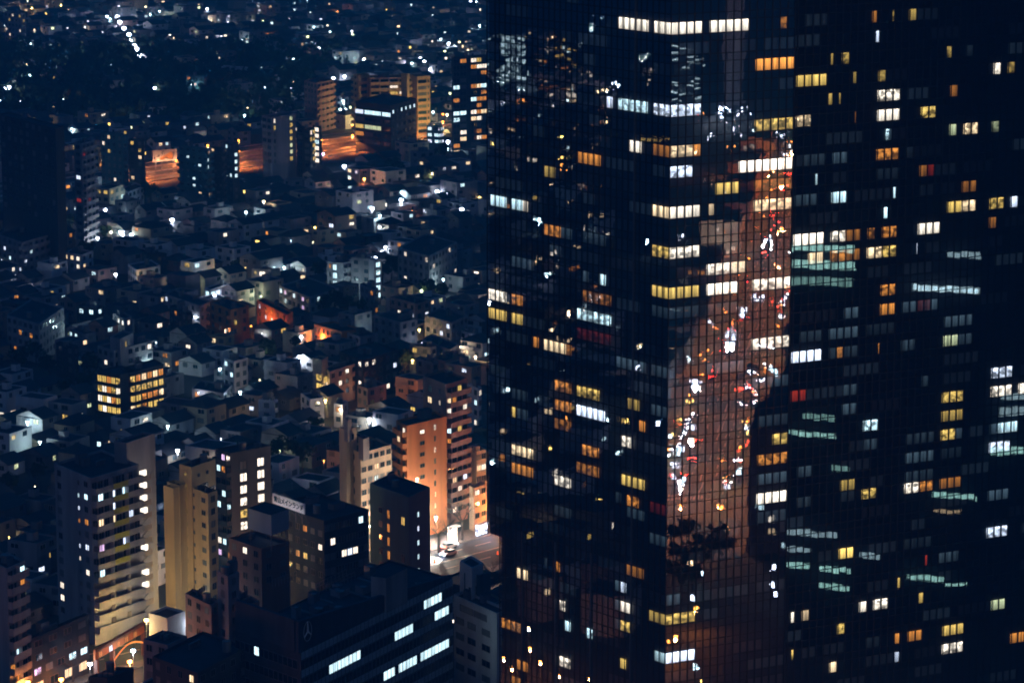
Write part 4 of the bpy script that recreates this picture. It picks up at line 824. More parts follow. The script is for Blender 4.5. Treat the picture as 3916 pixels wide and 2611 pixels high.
for i,(x,y,c) in enumerate([(650,590,'B'),(700,548,'B'),(862,565,'B'),(890,560,'B'),(760,600,'W'),(820,592,'W'),(240,580,'C'),(410,560,'B'),(100,520,'C'),(125,685,'B'),(580,595,'O'),(505,560,'O'),(1060,380,'C'),(1100,360,'C'),(780,105,'C'),(710,180,'C'),(120,1470,'B'),(95,1500,'B'),(350,1450,'C'),(370,1475,'C'),(520,920,'Y'),(460,1050,'Y'),(540,1060,'Y'),(60,960,'Y')]):
    p=refl('T1',x,y,6,'L'); lamp(p.x,p.y,6,c,900,.8,'street lamp mirrored in the left glass face of the tower','lamps mirrored in the left glass face',st=22,name='mirrored_lamp')
for i,(x,y,c) in enumerate([(40,515,'B'),(240,560,'B'),(700,495,'B'),(430,350,'C'),(300,360,'C'),(1090,130,'C'),(1320,105,'B'),(930,1230,'C'),(1160,1325,'B'),(1030,950,'B'),(400,480,'B'),(560,600,'W'),(1040,825,'W'),(820,1310,'C')]):
    p=refl('T3',x,y,6,'L'); lamp(p.x,p.y,6,c,700,.6,'street lamp mirrored in the left glass face of the tower','lamps mirrored in the left glass face',st=22,name='mirrored_lamp')
for i,(x,y,c) in enumerate([(240,400,'B'),(205,405,'B'),(360,550,'Y'),(290,1200,'W'),(530,510,'B'),(130,1400,'O'),(180,1460,'O'),(300,1330,'O'),(370,1420,'O'),(700,1525,'O'),(480,1510,'O'),(60,100,'C'),(330,300,'O'),(220,300,'O')]):
    p=refl('T5',x,y,4,'L'); lamp(p.x,p.y,4,c,500 if c!='O' else 2500,.35,'street lamp mirrored in the left glass face of the tower','lamps mirrored in the left glass face',st=18,name='mirrored_lamp')
# small roofs and walls of the quarter left of the frame, seen only in the glass
m=MB(); rq=random.Random(2)
ltm=[lit(c) for c in 'CPWYO']
for _ in range(420):
    x=-rq.uniform(150,1350)-0; y=575+(-x-100)*.16+rq.uniform(-30,60)+0
    if -x<240 and y>640: continue
    a=rq.uniform(0,1.5); u=V((math.cos(a),math.sin(a))); v=V((-u.y,u.x)); lx,ly,h=rq.uniform(7,14),rq.uniform(7,11),rq.uniform(5,11); c=V((x,y)); P=[c,c+u*lx,c+u*lx+v*ly,c+v*ly]
    m.prism(P,0,h,rq.choice([W_CONC,W_MID,W_WHITE,W_DARK]),RF_DARK,bottom=False)
    for i in range(4):
        e=(P[(i+1)%4]-P[i]).normalized(); nn=V((e.y,-e.x))
        if nn.x<.2 or rq.random()<.35: continue
        q=P[i]+e*rq.uniform(1,5)+nn*.05; w_=rq.uniform(1,2.4); z=rq.uniform(1.5,h-2)
        m.poly([(q.x,q.y,z),(q.x+e.x*w_,q.y+e.y*w_,z),(q.x+e.x*w_,q.y+e.y*w_,z+1.3),(q.x,q.y,z+1.3)],rq.choice(ltm))
tag(m.build('mirrored_house_mass'),'mass of dark houses with small lights mirrored in the left glass face','houses',kind='stuff')
# office with fluorescent floors mirrored in the wing
oc=None
t=empty('mirrored_office',(300,250,0),'dark office block whose teal lit floors are mirrored in the right wing','building')
OD=150.0
def wingp(tile,x,y):
    q,d,n3=facehit(px(tile,x,y),CW,nR); d=d-n3*(2*d.dot(n3)); s=OD/V((d.x,d.y)).length; return q+d*s
pts=[]
for tile,x0,x1,y0,y1,hh,c in [('T4',395,810,165,180,1.9,'G'),('T4',395,815,275,290,2.4,'G'),('T4',395,805,385,400,2.2,'G2'),('T4',1200,1650,430,455,1.7,'C'),('T4',1435,1655,210,222,1.7,'C2'),('T4',470,690,1280,1305,1.6,'G2'),('T4',370,690,1395,1425,1.3,'G'),
   ('T6',1315,1600,325,345,1.5,'G'),('T6',350,690,565,595,1.7,'C2'),('T6',360,520,680,690,1.4,'C2'),('T6',360,512,790,800,1.8,'G'),('T6',580,770,810,828,1.6,'G'),('T6',580,770,920,940,1.5,'G'),('T6',1150,1390,860,885,1.5,'G'),('T6',1395,1545,915,915,.8,'G'),('T6',840,970,720,735,1.8,'C2'),('T6',1330,1510,430,440,1.2,'W2'),('T6',650,770,155,160,1.5,'G2'),('T4',1800,1944,1160,1150,2.0,'C2'),('T4',1780,1944,1260,1250,2.6,'C2'),('T4',1720,1944,1520,1520,2.2,'G')]:
    hh*=.78; a=wingp(tile,x0,y0); b=wingp(tile,x1,y1); m=MB(); st={'G':1.5,'C':2.6,'G2':.7,'C2':.9,'W2':.8}[c]; mt=emat('office_strip_'+c,COLS[c[0]],st,'curtain')
    m.poly([(b.x,b.y,b.z-hh/2),(a.x,a.y,a.z-hh/2),(a.x,a.y,a.z+hh/2),(b.x,b.y,b.z+hh/2)],mt)
    m.poly([(a.x,a.y,a.z-hh/2),(b.x,b.y,b.z-hh/2),(b.x,b.y,b.z+hh/2),(a.x,a.y,a.z+hh/2)],mt)
    m.build('lit_floor_strip',t); pts+=[a,b]
pa=min(pts,key=lambda p:p.x-p.y); pb=max(pts,key=lambda p:p.x-p.y)
u_=(V((pb.x,pb.y))-V((pa.x,pa.y))); L_=u_.length; u_/=L_; v_=V((-u_.y,u_.x)); v_=v_ if v_.dot(V((pa.x,pa.y))-CW)>0 else -v_
m=MB(); a=V((pa.x,pa.y))-u_*6+v_*2.5; dv=V((.86,-.5))*12; a=V((pa.x,pa.y))-u_*.4+v_*2.5; b=a+u_*(L_+12); Q=[a,b,b+dv,a+dv]; Q=Q if (b-a).cross(dv)>0 else Q[::-1]; m.prism(Q,0,172,W_DARK); m.build('wall',t)
# ---------------- landmark phrases: say where a small thing stands ----------------
LM=[('tall grey balcony block',92,500),('slim ochre block',190,520),('white rooftop sign',288,505),('large dark office block',300,610),('terracotta tower face',438,450),
('orange gallery block',128,385),('mansard terrace',228,312),('bright white block',340,270),('barrel fronted house',262,275),('pink grey terraces',400,300),
('long dark block',385,372),('olive stair tower',320,390),('glass fronted pavilion',217,290),('white ribbon window house',78,258),('orange lit billboard',165,155),
('round fronted block',276,140),('orange U shaped building',390,95),('dark office block',385,130),('black dotted tower',465,105),('huge gridded tower',30,180),
('notched tower',84,175),('wide grey block',58,320),('low white house',137,272),('row of avenue lamps',128,35),('white school block',235,68),('fourteen storey tower',452,390),
('long terracotta house',280,305),('large pale apartment block',420,250),('white hall',205,45),('zigzag stair block',317,145)]
LMR={}
ORD=['nearest','second nearest','third nearest','fourth nearest','fifth nearest','sixth nearest','seventh nearest','eighth nearest','ninth nearest','tenth nearest','eleventh nearest','twelfth nearest']+['%dth nearest'%i for i in range(13,99)]
def phrases(items):
    """items: list of (x,y) in the picture; gives each a phrase no other of the list has"""
    ks={}; out=[None]*len(items)
    for i,(x,y) in enumerate(items):
        b=min(range(len(LM)),key=lambda k:(LM[k][1]-x)**2+((LM[k][2]-y)*1.2)**2); dx=x-LM[b][1]; dy=y-LM[b][2]
        d='left of' if dx<-abs(dy) else 'right of' if dx>abs(dy) else 'beyond' if dy<0 else 'in front of'
        ks.setdefault((b,d),[]).append((math.hypot(dx,dy),i))
    for (b,d),l in ks.items():
        l.sort()
        for r,(q,i) in enumerate(l): out[i]='%s %s the %s'%(ORD[r],d,LM[b][0])
    return out
# ---------------- the bright street at the foot of the terracotta tower ----------------
S0=atz(px('B',1210,885),0); S0=V((S0.x,S0.y)); sa=R_(45); Sd=V((math.cos(sa),math.sin(sa))); Sn=V((-Sd.y,Sd.x))
def sp_(s,o): return S0+Sd*s+Sn*o
m=MB(); m.poly([(p.x,p.y,.012) for p in (sp_(-260,-12),sp_(300,-12),sp_(300,9),sp_(-260,9))],ASPH); tag(m.build('street'),kind='structure')
m=MB()
for sgn in (-1,1):
    q=sp_(-260,9.1 if sgn>0 else -12.1); m.box(q,Sd,560,Sn*sgn,8 if sgn>0 else 4,0,.15,ROADC)
tag(m.build('pavement'),kind='structure')
m=MB()
for s0 in range(-120,160,10):
    for o in (-5.5,4.6): q=sp_(s0,o); m.box(q,Sd,5.5,Sn,.3,.018,.022,PAINT)
q=sp_(-260,-.6); m.box(q,Sd,560,Sn,.3,.018,.0225,PAINT)
tag(m.build('road_marking'),kind='structure')
mark([sp_(-200,-17),sp_(200,-17),sp_(200,18),sp_(-200,18)],0)
lab=['white headlit car nearest the white stair box on the bright street','silver car parked at the far kerb of the bright street','dark car waiting under the yellow shop house','taxi driving away at the right of the bright street','small white car at the far kerb by the bare trees']
cars=[(-1,2.8,math.pi+sa,CP[0]),(-9,7.7,sa,CP[2]),(24,7.7,sa,CP[1]),(30,-3,sa,CP[3]),(4,7.7,sa,CP[0])]
for l_,(s_,o_,a_,c_) in zip(lab,cars): q=sp_(s_,o_); car(q.x,q.y,a_,c_,l_)
q=sp_(-3.4,2.8)
for o_ in (-.6,.6):
    l=bpy.data.lights.new('headlight_beam','SPOT'); l.energy=30000; l.spot_size=R_(75); l.spot_blend=.6; l.shadow_soft_size=.1; l.color=(1,.95,.88)
    ob=bpy.data.objects.new('headlight_beam',l); link(ob); p=q+Sn*o_; ob.location=(p.x,p.y,.75); ob.rotation_euler=V((-Sd.x,-Sd.y,-.10)).to_track_quat('-Z','Y').to_euler()
sl=['brightest white street lamp by the bare trees on the bright street','orange street lamp before the yellow shop house','orange street lamp beyond the white stair box','white street lamp at the left end of the bright street','orange street lamp at the right end of the bright street','orange street lamp behind the dark office beside the bright street']
for l_,(s_,o_,z_,c_,p_) in zip(sl,[(4,12.6,7,'P',26000),(27,12,6,'O',9000),(22,-13,8,'O',12000),(-14,12.6,7,'W',4500),(48,10,8,'O',12000),(-45,12.5,8,'O',5200)]):
    q=sp_(s_,o_); lamp(q.x,q.y,z_,c_,p_,.4,l_,'lamps of the bright street')
for l_,(s_,o_,z_,c_,p_) in zip(['tan floodlight added at the foot of the terracotta tower face','tan floodlight mast added before the terracotta tower face'],[(-3,14,4.0,'W',5500),(-5,9.8,19,'W',6500)]):
    q=sp_(s_,o_); lamp(q.x,q.y,z_,c_,p_,.3,l_,'lamps of the bright street',name='floodlight')  # both floodlights are added to brighten the terracotta face
# shop fronts glowing at the foot of the towers
def shopfront(tile,x0,y0,x1,y1,D,h,c,lab_,st=6):
    a=atD(px(tile,x0,y0),D); a2=atz(px(tile,x0,y0),h); b2=atz(px(tile,x1,y1),h); u=V((b2.x-a2.x,b2.y-a2.y)); L=u.length; u/=L; n=V((u.y,-u.x)); o=V((a2.x,a2.y))+n*.3
    t=empty('shop_canopy',(o.x,o.y,0),lab_,'shop canopy'); m=MB(); m.box(o,u,L,n,.12,.6,h,emat('shopfront_%s'%c,COLS[c],st,'room')); m.build('lit_front',t)
    m=MB(); m.box(o,u,L,n,1.6,h,h+.25,W_WHITE); m.build('canopy',t); point('shop_light',(o.x+u.x*L/2+n.x*2.4-o.x,o.y+u.y*L/2+n.y*2.4-o.y,h*.8),1500,COLS[c],.6,t)
shopfront('B',1142,722,1190,712,0,5.5,'P','glaring white shop entrance under the fourteen storey tower',5)
shopfront('B',1290,712,1352,690,0,3.6,'B','white and orange lit shop front of the yellow shop house',4)
# delineator posts along the centre line
ph=[]; dl=MB(); dl.bar((0,0,0),(0,0,.9),.22,emat('orange_post',(1,.12,.02),1.6,base=(.6,.1,.02)),r2=.14,k=7); dlm=dl.mesh('post'); db=MB(); db.bar((0,0,0),(0,0,.08),.4,BLK,k=8); dbm=db.mesh('base')
dn=['left end','second from the left','third from the left','middle','third from the right','second from the right','right end']
for i,s_ in enumerate((-26,-17,-8,8,16,24,33)):
    q=sp_(s_,-5.3 if i%2 else .6); t=empty('delineator_post',(q.x,q.y,.023),'glowing orange lane post on the bright street, %s of its line'%dn[i],'lane post','orange lane posts on the bright street')
    link(bpy.data.objects.new('post',dlm),t); link(bpy.data.objects.new('base',dbm),t)
# bare trees
def baretree(x,y,h,label,seed,grp='bare street trees'):
    r=random.Random(seed); t=empty('bare_tree',(x,y,0),label,'tree',grp); m=MB(); m.bar((0,0,0),(0,0,h*.45),h*.032,BARK,r2=h*.022,k=6); 
    o=bpy.data.objects.new('trunk',m.mesh('trunk')); link(o,t); m=MB()
    def br(p,d,L,rad,dep):
        q=p+d*L; m.bar(p,q,rad,BARK,r2=rad*.6,k=4)
        if dep==0: return
        for _ in range(3 if dep>1 else 2):
            d2=(d+V((r.uniform(-1,1),r.uniform(-1,1),r.uniform(-.25,.7)))*.75).normalized(); br(q,d2,L*r.uniform(.6,.85),rad*.6,dep-1)
    for _ in range(4): br(V((0,0,h*.43)),V((r.uniform(-1,1),r.uniform(-1,1),r.uniform(.3,.9))).normalized(),h*.2,h*.016,3)
    o=bpy.data.objects.new('branches',m.mesh('branches')); link(o,t)
for i,(x,y,h,l_) in enumerate([(1097,864,11,'bare tree silhouetted on the terracotta tower, left of the glaring shop entrance'),(1225,796,11,'bare tree right of the glaring shop entrance'),(1155,835,7,'small bare tree before the glaring shop entrance'),(1388,1040,7,'bare tree lit orange beside the glass tower edge')]):
    p=atz(px('B',x,y),0); baretree(p.x,p.y,h,l_,i+2)
p=atz(px('A',395,1560),0); baretree(p.x,p.y,8,'bare tree in front of the low shop building at the bottom left',9)
# bottom left street glow
mark([V((-150,640)),V((-60,640)),V((-60,668)),V((-150,668))],0)
for l_,(x,y,c_,p_,z_) in zip(['glaring white lamp at the foot of the tall grey balcony block','glaring square white lamp at the arch of the tall grey balcony block','orange street lamp under the left edge balcony block','orange street lamp before the low shop building','orange street lamp inside the arch at the bottom left','amber lamp beside the yellow lit warehouse'],
   [(485,1462,'B',900,5),(718,1390,'C',900,5),(150,1560,'O',3000,5),(330,1545,'O',2000,3),(700,1450,'O',1500,3),(790,1225,'Y',450,6.5)]):
    p=atz(px('A',x,y),z_); lamp(p.x,p.y,z_,c_,p_,.55,l_,'lamps at the bottom left')
# orange gallery with brick piers below the balcony block
g0=atz(px('A',503,1385),7.5); g1=atz(px('A',768,1235),7.5); a=V((g0.x,g0.y)); b=V((g1.x,g1.y)); u=(b-a).normalized(); n=V((u.y,-u.x)); L=(b-a).length
t=empty('shop_gallery',(a.x,a.y,0),'orange lit brick gallery with an arched opening under the tall grey balcony block','gallery')
m=MB(); m.box(a,u,L,n,.5,5.2,7.5,W_TERRA)
for k in range(11): m.box(a+u*(L*k/11)+n*.5,u,L/11-.15,n,.12,6.9,7.3,W_BRICK)
m.build('fascia',t)
for f in (0,.32,.96): m=MB(); m.box(a+u*(L*f),u,.8,n,.9,0,5.2,W_BRICK); m.build('pier',t)
m=MB()
for k in range(12):
    x0,x1=.34+.6*k/12,.34+.6*(k+1)/12; f=lambda x:3.2+1.7*math.sin(math.pi*(x-.34)/.6)
    p,q=a+u*(L*x0)+n*.95,a+u*(L*x1)+n*.95; m.bar((p.x,p.y,f(x0)),(q.x,q.y,f(x1)),.16,emat('arch_neon',(1,.30,.05),1.6),k=4)
m.build('lit_arch',t)
for f in (.15,.5,.8): p=a+u*(L*f)+n*2.5; point('gallery_light',(p.x-a.x,p.y-a.y,3.6),320,(1,.32,.06),.3,t)
for f in (.1,.3,.45,.62,.8):
    p=a+u*(L*f)+n*.52; add_window(t,(p.x,p.y,5.35),(u.x,u.y),1.3,1.2,lit('O' if f!=.3 else 'B'))
# floodlights washing particular walls
def flood(tile,x,y,z,c,pw,lab_,off=(0,0)):
    p=atz(px(tile,x,y),z); p=V((p.x+off[0],p.y+off[1],0)); t=empty('floodlight',(p.x,p.y,0),lab_,'floodlight'); m=MB(); m.bar((p.x,p.y,0),(p.x,p.y,z),.07,METAL); m.build('pole',t)
    m=MB(); m.bar((p.x,p.y,z),(p.x,p.y,z+.35),.3,lampmat(c,6),k=6); m.build('lamp_head',t); point('flood_lamp',(0,0,z+.9),pw,LAMPC.get(c,COLS[c]),.35,t)
flood('A',1085,1010,6,'Y',7000,'yellow floodlight at the foot of the slim ochre block',(1,-5))
flood('A',1085,900,14,'Y',8000,'yellow floodlight mast halfway up before the slim ochre block',(1,-6))
flood('A',860,1245,5,'Y',5000,'yellow floodlight at the left wall of the low warehouse',(-5,-4))
flood('A',950,1225,5,'B',2600,'white floodlight at the right wall of the low warehouse',(4,-5))
for i,(x,y,pw) in enumerate([(880,760,15000),(1320,840,15000),(1120,700,12000)]):
    flood('F',x,y,8,'Y',pw,['amber floodlight at the left wing','amber floodlight at the right wing','amber floodlight at the middle'][i]+' of the orange U shaped building',(6,-22))
for x,y,l_,pw in ((1600,760,'sodium floodlight right of the mansard terrace',2600),(1575,905,'sodium floodlight by the amber walled low house',900)):
    flood('C',x,y,4,'O',pw,l_,(4,-5))
for x,y,l_,pw in ((560,850,'sodium floodlight at the left end of the low terracotta block',2800),(690,880,'sodium floodlight before the low terracotta block',2400),(300,800,'sodium floodlight below the long terracotta house',2200),(210,750,'sodium floodlight left below the long terracotta house',1800)):
    flood('D',x,y,4,'O',pw,l_,(1,-5))
for x,y,l_,c,pw in ((760,560,'cold floodlight in the yard of the bright white block','C',3000),(660,560,'cold floodlight left of the bright white block','C',2400),(180,560,'warm floodlight before the barrel fronted house','L',900),(600,1200,'amber light at the foot of the olive stair tower','Y',900),(1390,1070,'sodium light before the pink lit corner house','O',600)):
    LAMPC['L']=COLS['L']; flood('D',x,y,4,c,pw,l_,(0,-6))
# ---------------- expressway glowing orange ----------------
near=[('E',-300,1480),('E',1018,1312),('F',25,1212),('F',605,1132),('F',1465,985),('F',1800,930)]
fars=[('E',-300,1330),('E',1018,1165),('F',25,1050),('F',605,965),('F',1465,872),('F',1800,825)]
NP=[V(atz(px(*p),0).xy) for p in near]; FP=[V(atz(px(*p),0).xy) for p in fars]
m=MB()
for i in range(5): m.poly([(NP[i].x,NP[i].y,.014),(NP[i+1].x,NP[i+1].y,.014),(FP[i+1].x,FP[i+1].y,.014),(FP[i].x,FP[i].y,.014)],wallmat('expressway_asphalt',(.13,.12,.12),scale=.08,dirt=.5))
tag(m.build('expressway'),kind='structure')
for i in range(5): mark([NP[i],NP[i+1],FP[i+1],FP[i]],1)
for i in range(1,4): mark([NP[i]-V((0,46)),NP[i+1]-V((0,46)),NP[i+1],NP[i]],0)
def strip(f,i,k): a=NP[i].lerp(FP[i],f); b=NP[i+1].lerp(FP[i+1],f); return a.lerp(b,k)
fl=['nearest','second nearest','third nearest','fourth nearest','fifth nearest','sixth nearest','farthest']
for j,f in enumerate((.03,.25,.48,.72,.96)):
    t=empty('guard_rail',(strip(f,2,.5).x,strip(f,2,.5).y,0),'long pale guard rail on the orange expressway, %s of its rails'%fl[j],'guard rail','guard rails of the expressway'); m=MB(); m2=MB()
    for i in range(5):
        L=(NP[i+1]-NP[i]).length; n_=int(L/6)
        for k in range(n_):
            a=strip(f,i,k/n_); b=strip(f,i,(k+1)/n_); e=(b-a).normalized(); m.box(a,e,(b-a).length,V((-e.y,e.x)),.12,1.0,1.7 if j%2 else 1.5,FRW); m2.box(a,e,.2,V((-e.y,e.x)),.2,0,1.8,METAL)
    m.build('rail',t); m2.build('posts',t)
k_=0
for i in range(1,5):
    L=(NP[i+1]-NP[i]).length; n_=max(1,int(L/18))
    for k in range(n_):
        for f in (.22,.70):
            a=strip(f,i,k/n_); k_+=1
            lamp(a.x,a.y,7,'X',[42000,12000,24000][(k_//2)%3],.5,'orange expressway lamp, %s row, %s from the left'%('near' if f<.5 else 'far',ORD[k_//2].replace(' nearest','').replace('nearest','first')),'orange lamps of the expressway',st=16)
# billboard over the expressway
def billboard():
    a=atz(px('E',1078,1140),5.8); b=atz(px('E',1250,1128),5.8); a2=V(a.xy); b2=V(b.xy); u=(b2-a2).normalized(); L=(b2-a2).length; n=V((u.y,-u.x)); top=atD(px('E',1078,1060),a.y); h=top.z-5.8; bz=5.8
    t=empty('billboard',(a.x,a.y,0),'orange lit billboard with brushed characters and a curling line above the expressway','billboard')
    m=MB(); m.box(a2,u,L,-n,.4,bz,bz+h,wallmat('billboard_paper',(.72,.55,.45),dirt=.1)); m.build('board',t)
    m=MB()
    for k in range(4): q=a2+u*(L*(k+.5)/4)-n*.6; m.bar((q.x,q.y,0),(q.x,q.y,bz+h),.18,METAL)
    m.build('posts',t)
    def P(x,y,o=.06): q=a2+u*(L*x)+n*o; return (q.x,q.y,bz+h*y)
    ink=wallmat('billboard_ink',(.01,.008,.012),dirt=.1); m=MB()
    cur=[(.28,.18),(.36,.12),(.44,.16),(.50,.28),(.56,.30),(.64,.17),(.74,.12),(.82,.18),(.85,.40),(.84,.62),(.82,.74)]
    for i in range(len(cur)-1): m.bar(P(*cur[i]),P(*cur[i+1]),.11,ink,k=4)
    m.bar(P(.82,.74),P(.90,.63),.2,ink,r2=.03,k=4); m.build('curling_line',t)
    m=MB(); r=random.Random(4)
    for cx,cy,s in ((.43,.80,.14),(.26,.55,.12),(.09,.36,.09),(.11,.16,.07)):
        for _ in range(6):
            x,y=cx+r.uniform(-.4,.4)*s,cy+r.uniform(-1,1)*s; a_=r.choice([0,.3,1.5,1.2,-.9]); l=s*r.uniform(.4,.8); m.bar(P(x-math.cos(a_)*l*.35,y-math.sin(a_)*l*.8),P(x+math.cos(a_)*l*.35,y+math.sin(a_)*l*.8),.10,ink,k=4)
    m.build('brush_characters',t)
    m=MB(); g=[(.27,.2),(.36,.15),(.44,.2),(.5,.31),(.56,.33),(.64,.21),(.74,.16),(.81,.22),(.83,.5),(.78,.78),(.70,.76),(.6,.62),(.48,.5),(.36,.38)]
    m.poly([P(x,y,.02) for x,y in g],wallmat('billboard_orange',(.75,.28,.05),dirt=.1)); m.build('orange_shape',t)
    for f in (.2,.8): q=a2+u*(L*f)+n*2.2; point('billboard_light',(q.x-a.x,q.y-a.y,bz-1.2),1700,(1,.55,.3),.3,t)
billboard()
# ---------------- street lamps read from the photograph ----------------
LL=[('C',650,190,'B'),('C',570,103,'B'),('C',515,108,'B'),('C',800,148,'B'),('C',818,170,'B'),('C',770,432,'B'),('C',300,492,'B'),('C',15,335,'B'),('C',1148,72,'W'),('C',1595,492,'B'),('C',180,1412,'C'),('C',1018,1015,'C'),('C',1090,1085,'C'),('C',660,742,'C'),
('C',1465,1060,'C'),('C',1600,1215,'C'),('C',740,150,'L'),('C',870,165,'C'),('C',565,770,'C'),('C',1430,572,'B'),('C',2,380,'C'),('C',1250,462,'L'),('C',1365,425,'C'),
('D',935,320,'B'),('D',438,848,'B'),('D',470,970,'B'),('D',425,980,'B'),('D',893,1398,'B'),('D',1385,465,'C'),('D',60,75,'B'),('D',325,385,'C'),('D',1225,800,'Y'),('D',1180,1228,'O'),('D',30,1215,'C'),('D',760,515,'C'),('D',1240,540,'L'),('D',1000,250,'B'),('D',530,120,'Y'),('D',1180,1005,'Y'),('D',1600,980,'W'),('D',960,115,'C'),('D',600,1270,'Y'),('D',700,1330,'W'),
('E',840,50,'B'),('E',850,85,'B'),('E',828,118,'B'),('E',845,155,'B'),('E',875,198,'B'),('E',910,243,'B'),('E',925,280,'B'),('E',948,322,'B'),('E',965,345,'B'),('E',985,390,'B'),('E',755,115,'B'),('E',778,133,'C'),('E',1462,62,'B'),('E',1125,78,'C'),('E',65,612,'B'),('E',15,628,'B'),('E',40,618,'B'),('E',1092,620,'B'),('E',210,528,'C'),('E',418,1285,'B'),('E',415,1430,'C'),('E',675,1468,'B'),('E',1215,1550,'B'),('E',1540,1245,'C'),('E',1355,597,'C'),('E',5,710,'C'),('E',215,308,'C'),('E',535,360,'C'),('E',1725,812,'C'),('E',740,1478,'B'),('E',805,1392,'C'),('E',985,1405,'C'),('E',1170,1490,'C'),('E',430,35,'Y'),('E',165,30,'Y'),('E',225,55,'Y'),('E',1710,280,'C'),('E',1060,100,'C'),
('F',243,60,'B'),('F',292,132,'B'),('F',398,628,'B'),('F',590,338,'B'),('F',692,550,'B'),('F',770,538,'B'),('F',1492,178,'B'),('F',1505,305,'B'),('F',1305,410,'B'),('F',1333,432,'B'),('F',1302,1058,'B'),('F',768,1170,'B'),('F',625,1248,'B'),('F',807,1260,'W'),('F',1385,1222,'W'),('F',1170,1408,'B'),('F',1490,1370,'B'),('F',1425,1350,'B'),('F',1500,998,'B'),('F',1500,1045,'C'),('F',1245,445,'C'),('F',965,1468,'B'),('F',1598,1475,'B'),('F',1075,38,'B'),('F',1358,58,'B'),('F',1170,322,'C'),('F',555,190,'C'),('F',760,710,'C'),('F',740,770,'C'),('F',780,770,'C'),('F',905,415,'C'),('F',1450,275,'C'),('F',1425,140,'C'),('F',1725,180,'C'),('F',620,1085,'V'),('F',1020,1520,'C'),('F',580,315,'C'),('F',1175,1355,'C'),('F',910,1260,'O'),('F',200,1420,'W'),('F',75,1495,'C'),('F',1660,10,'B'),('F',1700,12,'C'),('F',210,1480,'C'),
('A',958,312,'B'),('A',148,158,'C'),('A',905,180,'C'),('A',215,265,'C'),('B',240,300,'L'),('B',725,145,'B'),('B',1210,320,'Y'),('A',845,1050,'C'),]
LAMPC['V']=COLS['V']
ph=phrases([px(t,x,y) for t,x,y,c in LL])
wd={'B':'bluish white','C':'cold white','W':'warm white','Y':'yellow','O':'orange','L':'greenish','V':'violet'}
for (t_,x,y,c),p_ in zip(LL,ph):
    z=6.0 if t_ not in 'EF' else 7.5; p=atz(px(t_,x,y),z)
    row=t_=='E' and 820<x<1000 and y<400
    far=t_ in 'EF'
    lamp(p.x,p.y,z,c,{'B':1500,'C':1500,'W':1100,'Y':1200,'O':1600,'L':1200,'V':800}[c]*(1.6 if far else 1)*(2 if row else 1),1.35 if row else (.85 if c=='B' else .5) if far else (.56 if c=='B' else .38),'%s glowing street lamp, %s'%(wd[c],p_))
# ---------------- trees ----------------
TR=[]
def crown(seed,rx,rz):
    r=random.Random(seed); m=MB(); cl=[(V((r.uniform(-.6,.6)*rx,r.uniform(-.6,.6)*rx,r.uniform(-.5,.6)*rz)),r.uniform(.35,.6)*rx) for _ in range(9)]
    for _ in range(420):
        c,rad=r.choice(cl); d=V((r.gauss(0,1),r.gauss(0,1),r.gauss(0,1))).normalized(); p=c+d*rad*r.uniform(.7,1.05)
        a=V((r.gauss(0,1),r.gauss(0,1),r.gauss(0,1))).normalized(); b=a.cross(d).normalized() if a.cross(d).length>.1 else V((1,0,0)); s=r.uniform(.22,.5)
        m.poly([p-a*s-b*s*.6,p+a*s-b*s*.6,p+a*s+b*s*.6,p-a*s+b*s*.6],LEAF)
    return m.mesh('crown')
def trunkm(h,seed):
    r=random.Random(seed); m=MB(); m.bar((0,0,0),(0,0,h*.6),.28,BARK,r2=.16,k=6)
    for _ in range(5): d=V((r.uniform(-1,1),r.uniform(-1,1),r.uniform(.4,1))).normalized(); m.bar((0,0,h*r.uniform(.35,.58)),V((0,0,h*.5))+d*h*.35,.1,BARK,r2=.04,k=4)
    return m.mesh('trunk')
for i in range(4): TR.append((crown(i,3.0,2.6),trunkm(7.5,i)))
def tree(x,y,s,label,i,grp):
    t=empty('tree',(x,y,0),label,'tree',grp); c,k=TR[i%4]
    o=link(bpy.data.objects.new('crown',c),t); o.location=(0,0,6*s); o.scale=(s,s,s); o.rotation_euler=(0,0,i*1.7)
    o=link(bpy.data.objects.new('trunk',k),t); o.scale=(s,s,s)
for x_,y_,i_ in MT: tree(x_,y_,.9,'dark tree on the plaza mirrored low in the right glass face',i_,'plaza trees mirrored in the tower glass')
tp=[('E',1210,1275),('E',1130,1290),('F',725,1120),('C',400,170),('C',460,140),('C',690,190),('C',610,230),('C',580,320),('C',60,110),('C',700,250),('C',1120,690),('C',980,1100),('C',330,1120),('C',420,1230),('C',560,1190),('C',600,1120),('C',240,1000),('C',130,1060),('D',980,450),('D',1040,420),('D',1100,440),('D',600,690),('D',660,670),('D',730,690),('D',480,660),('D',1080,1080),('D',1130,1060),('D',1060,1120),('D',700,1170),('D',1290,590),('D',1380,600),('D',820,700),('D',400,920),('D',240,1010),('D',20,430),('D',560,470),('F',1450,1150),('F',1350,1300),('F',1120,1250),('F',470,1180),('E',1500,1320),('E',1060,1420),('E',700,1500),('B',1180,470),('B',1230,455),('B',360,400),('B',250,370),('A',60,520),('A',200,470),('B',430,210)]
tr_=random.Random(3); tpx=[px(*p) for p in tp]
for i,(p,ph_) in enumerate(zip(tp,phrases(tpx))):
    q=atz(tpx[i],2.5)
    if mark([V((q.x-1,q.y-1)),V((q.x+1,q.y-1)),V((q.x+1,q.y+1)),V((q.x-1,q.y+1))],0,True): continue
    tree(q.x,q.y,tr_.uniform(.75,1.2)*(1.15 if p[0] in 'EF' else 1),'dark leafy tree, %s'%ph_,i,'trees among the houses'); mark([V((q.x-2.4,q.y-2.4)),V((q.x+2.4,q.y-2.4)),V((q.x+2.4,q.y+2.4)),V((q.x-2.4,q.y+2.4))],0)
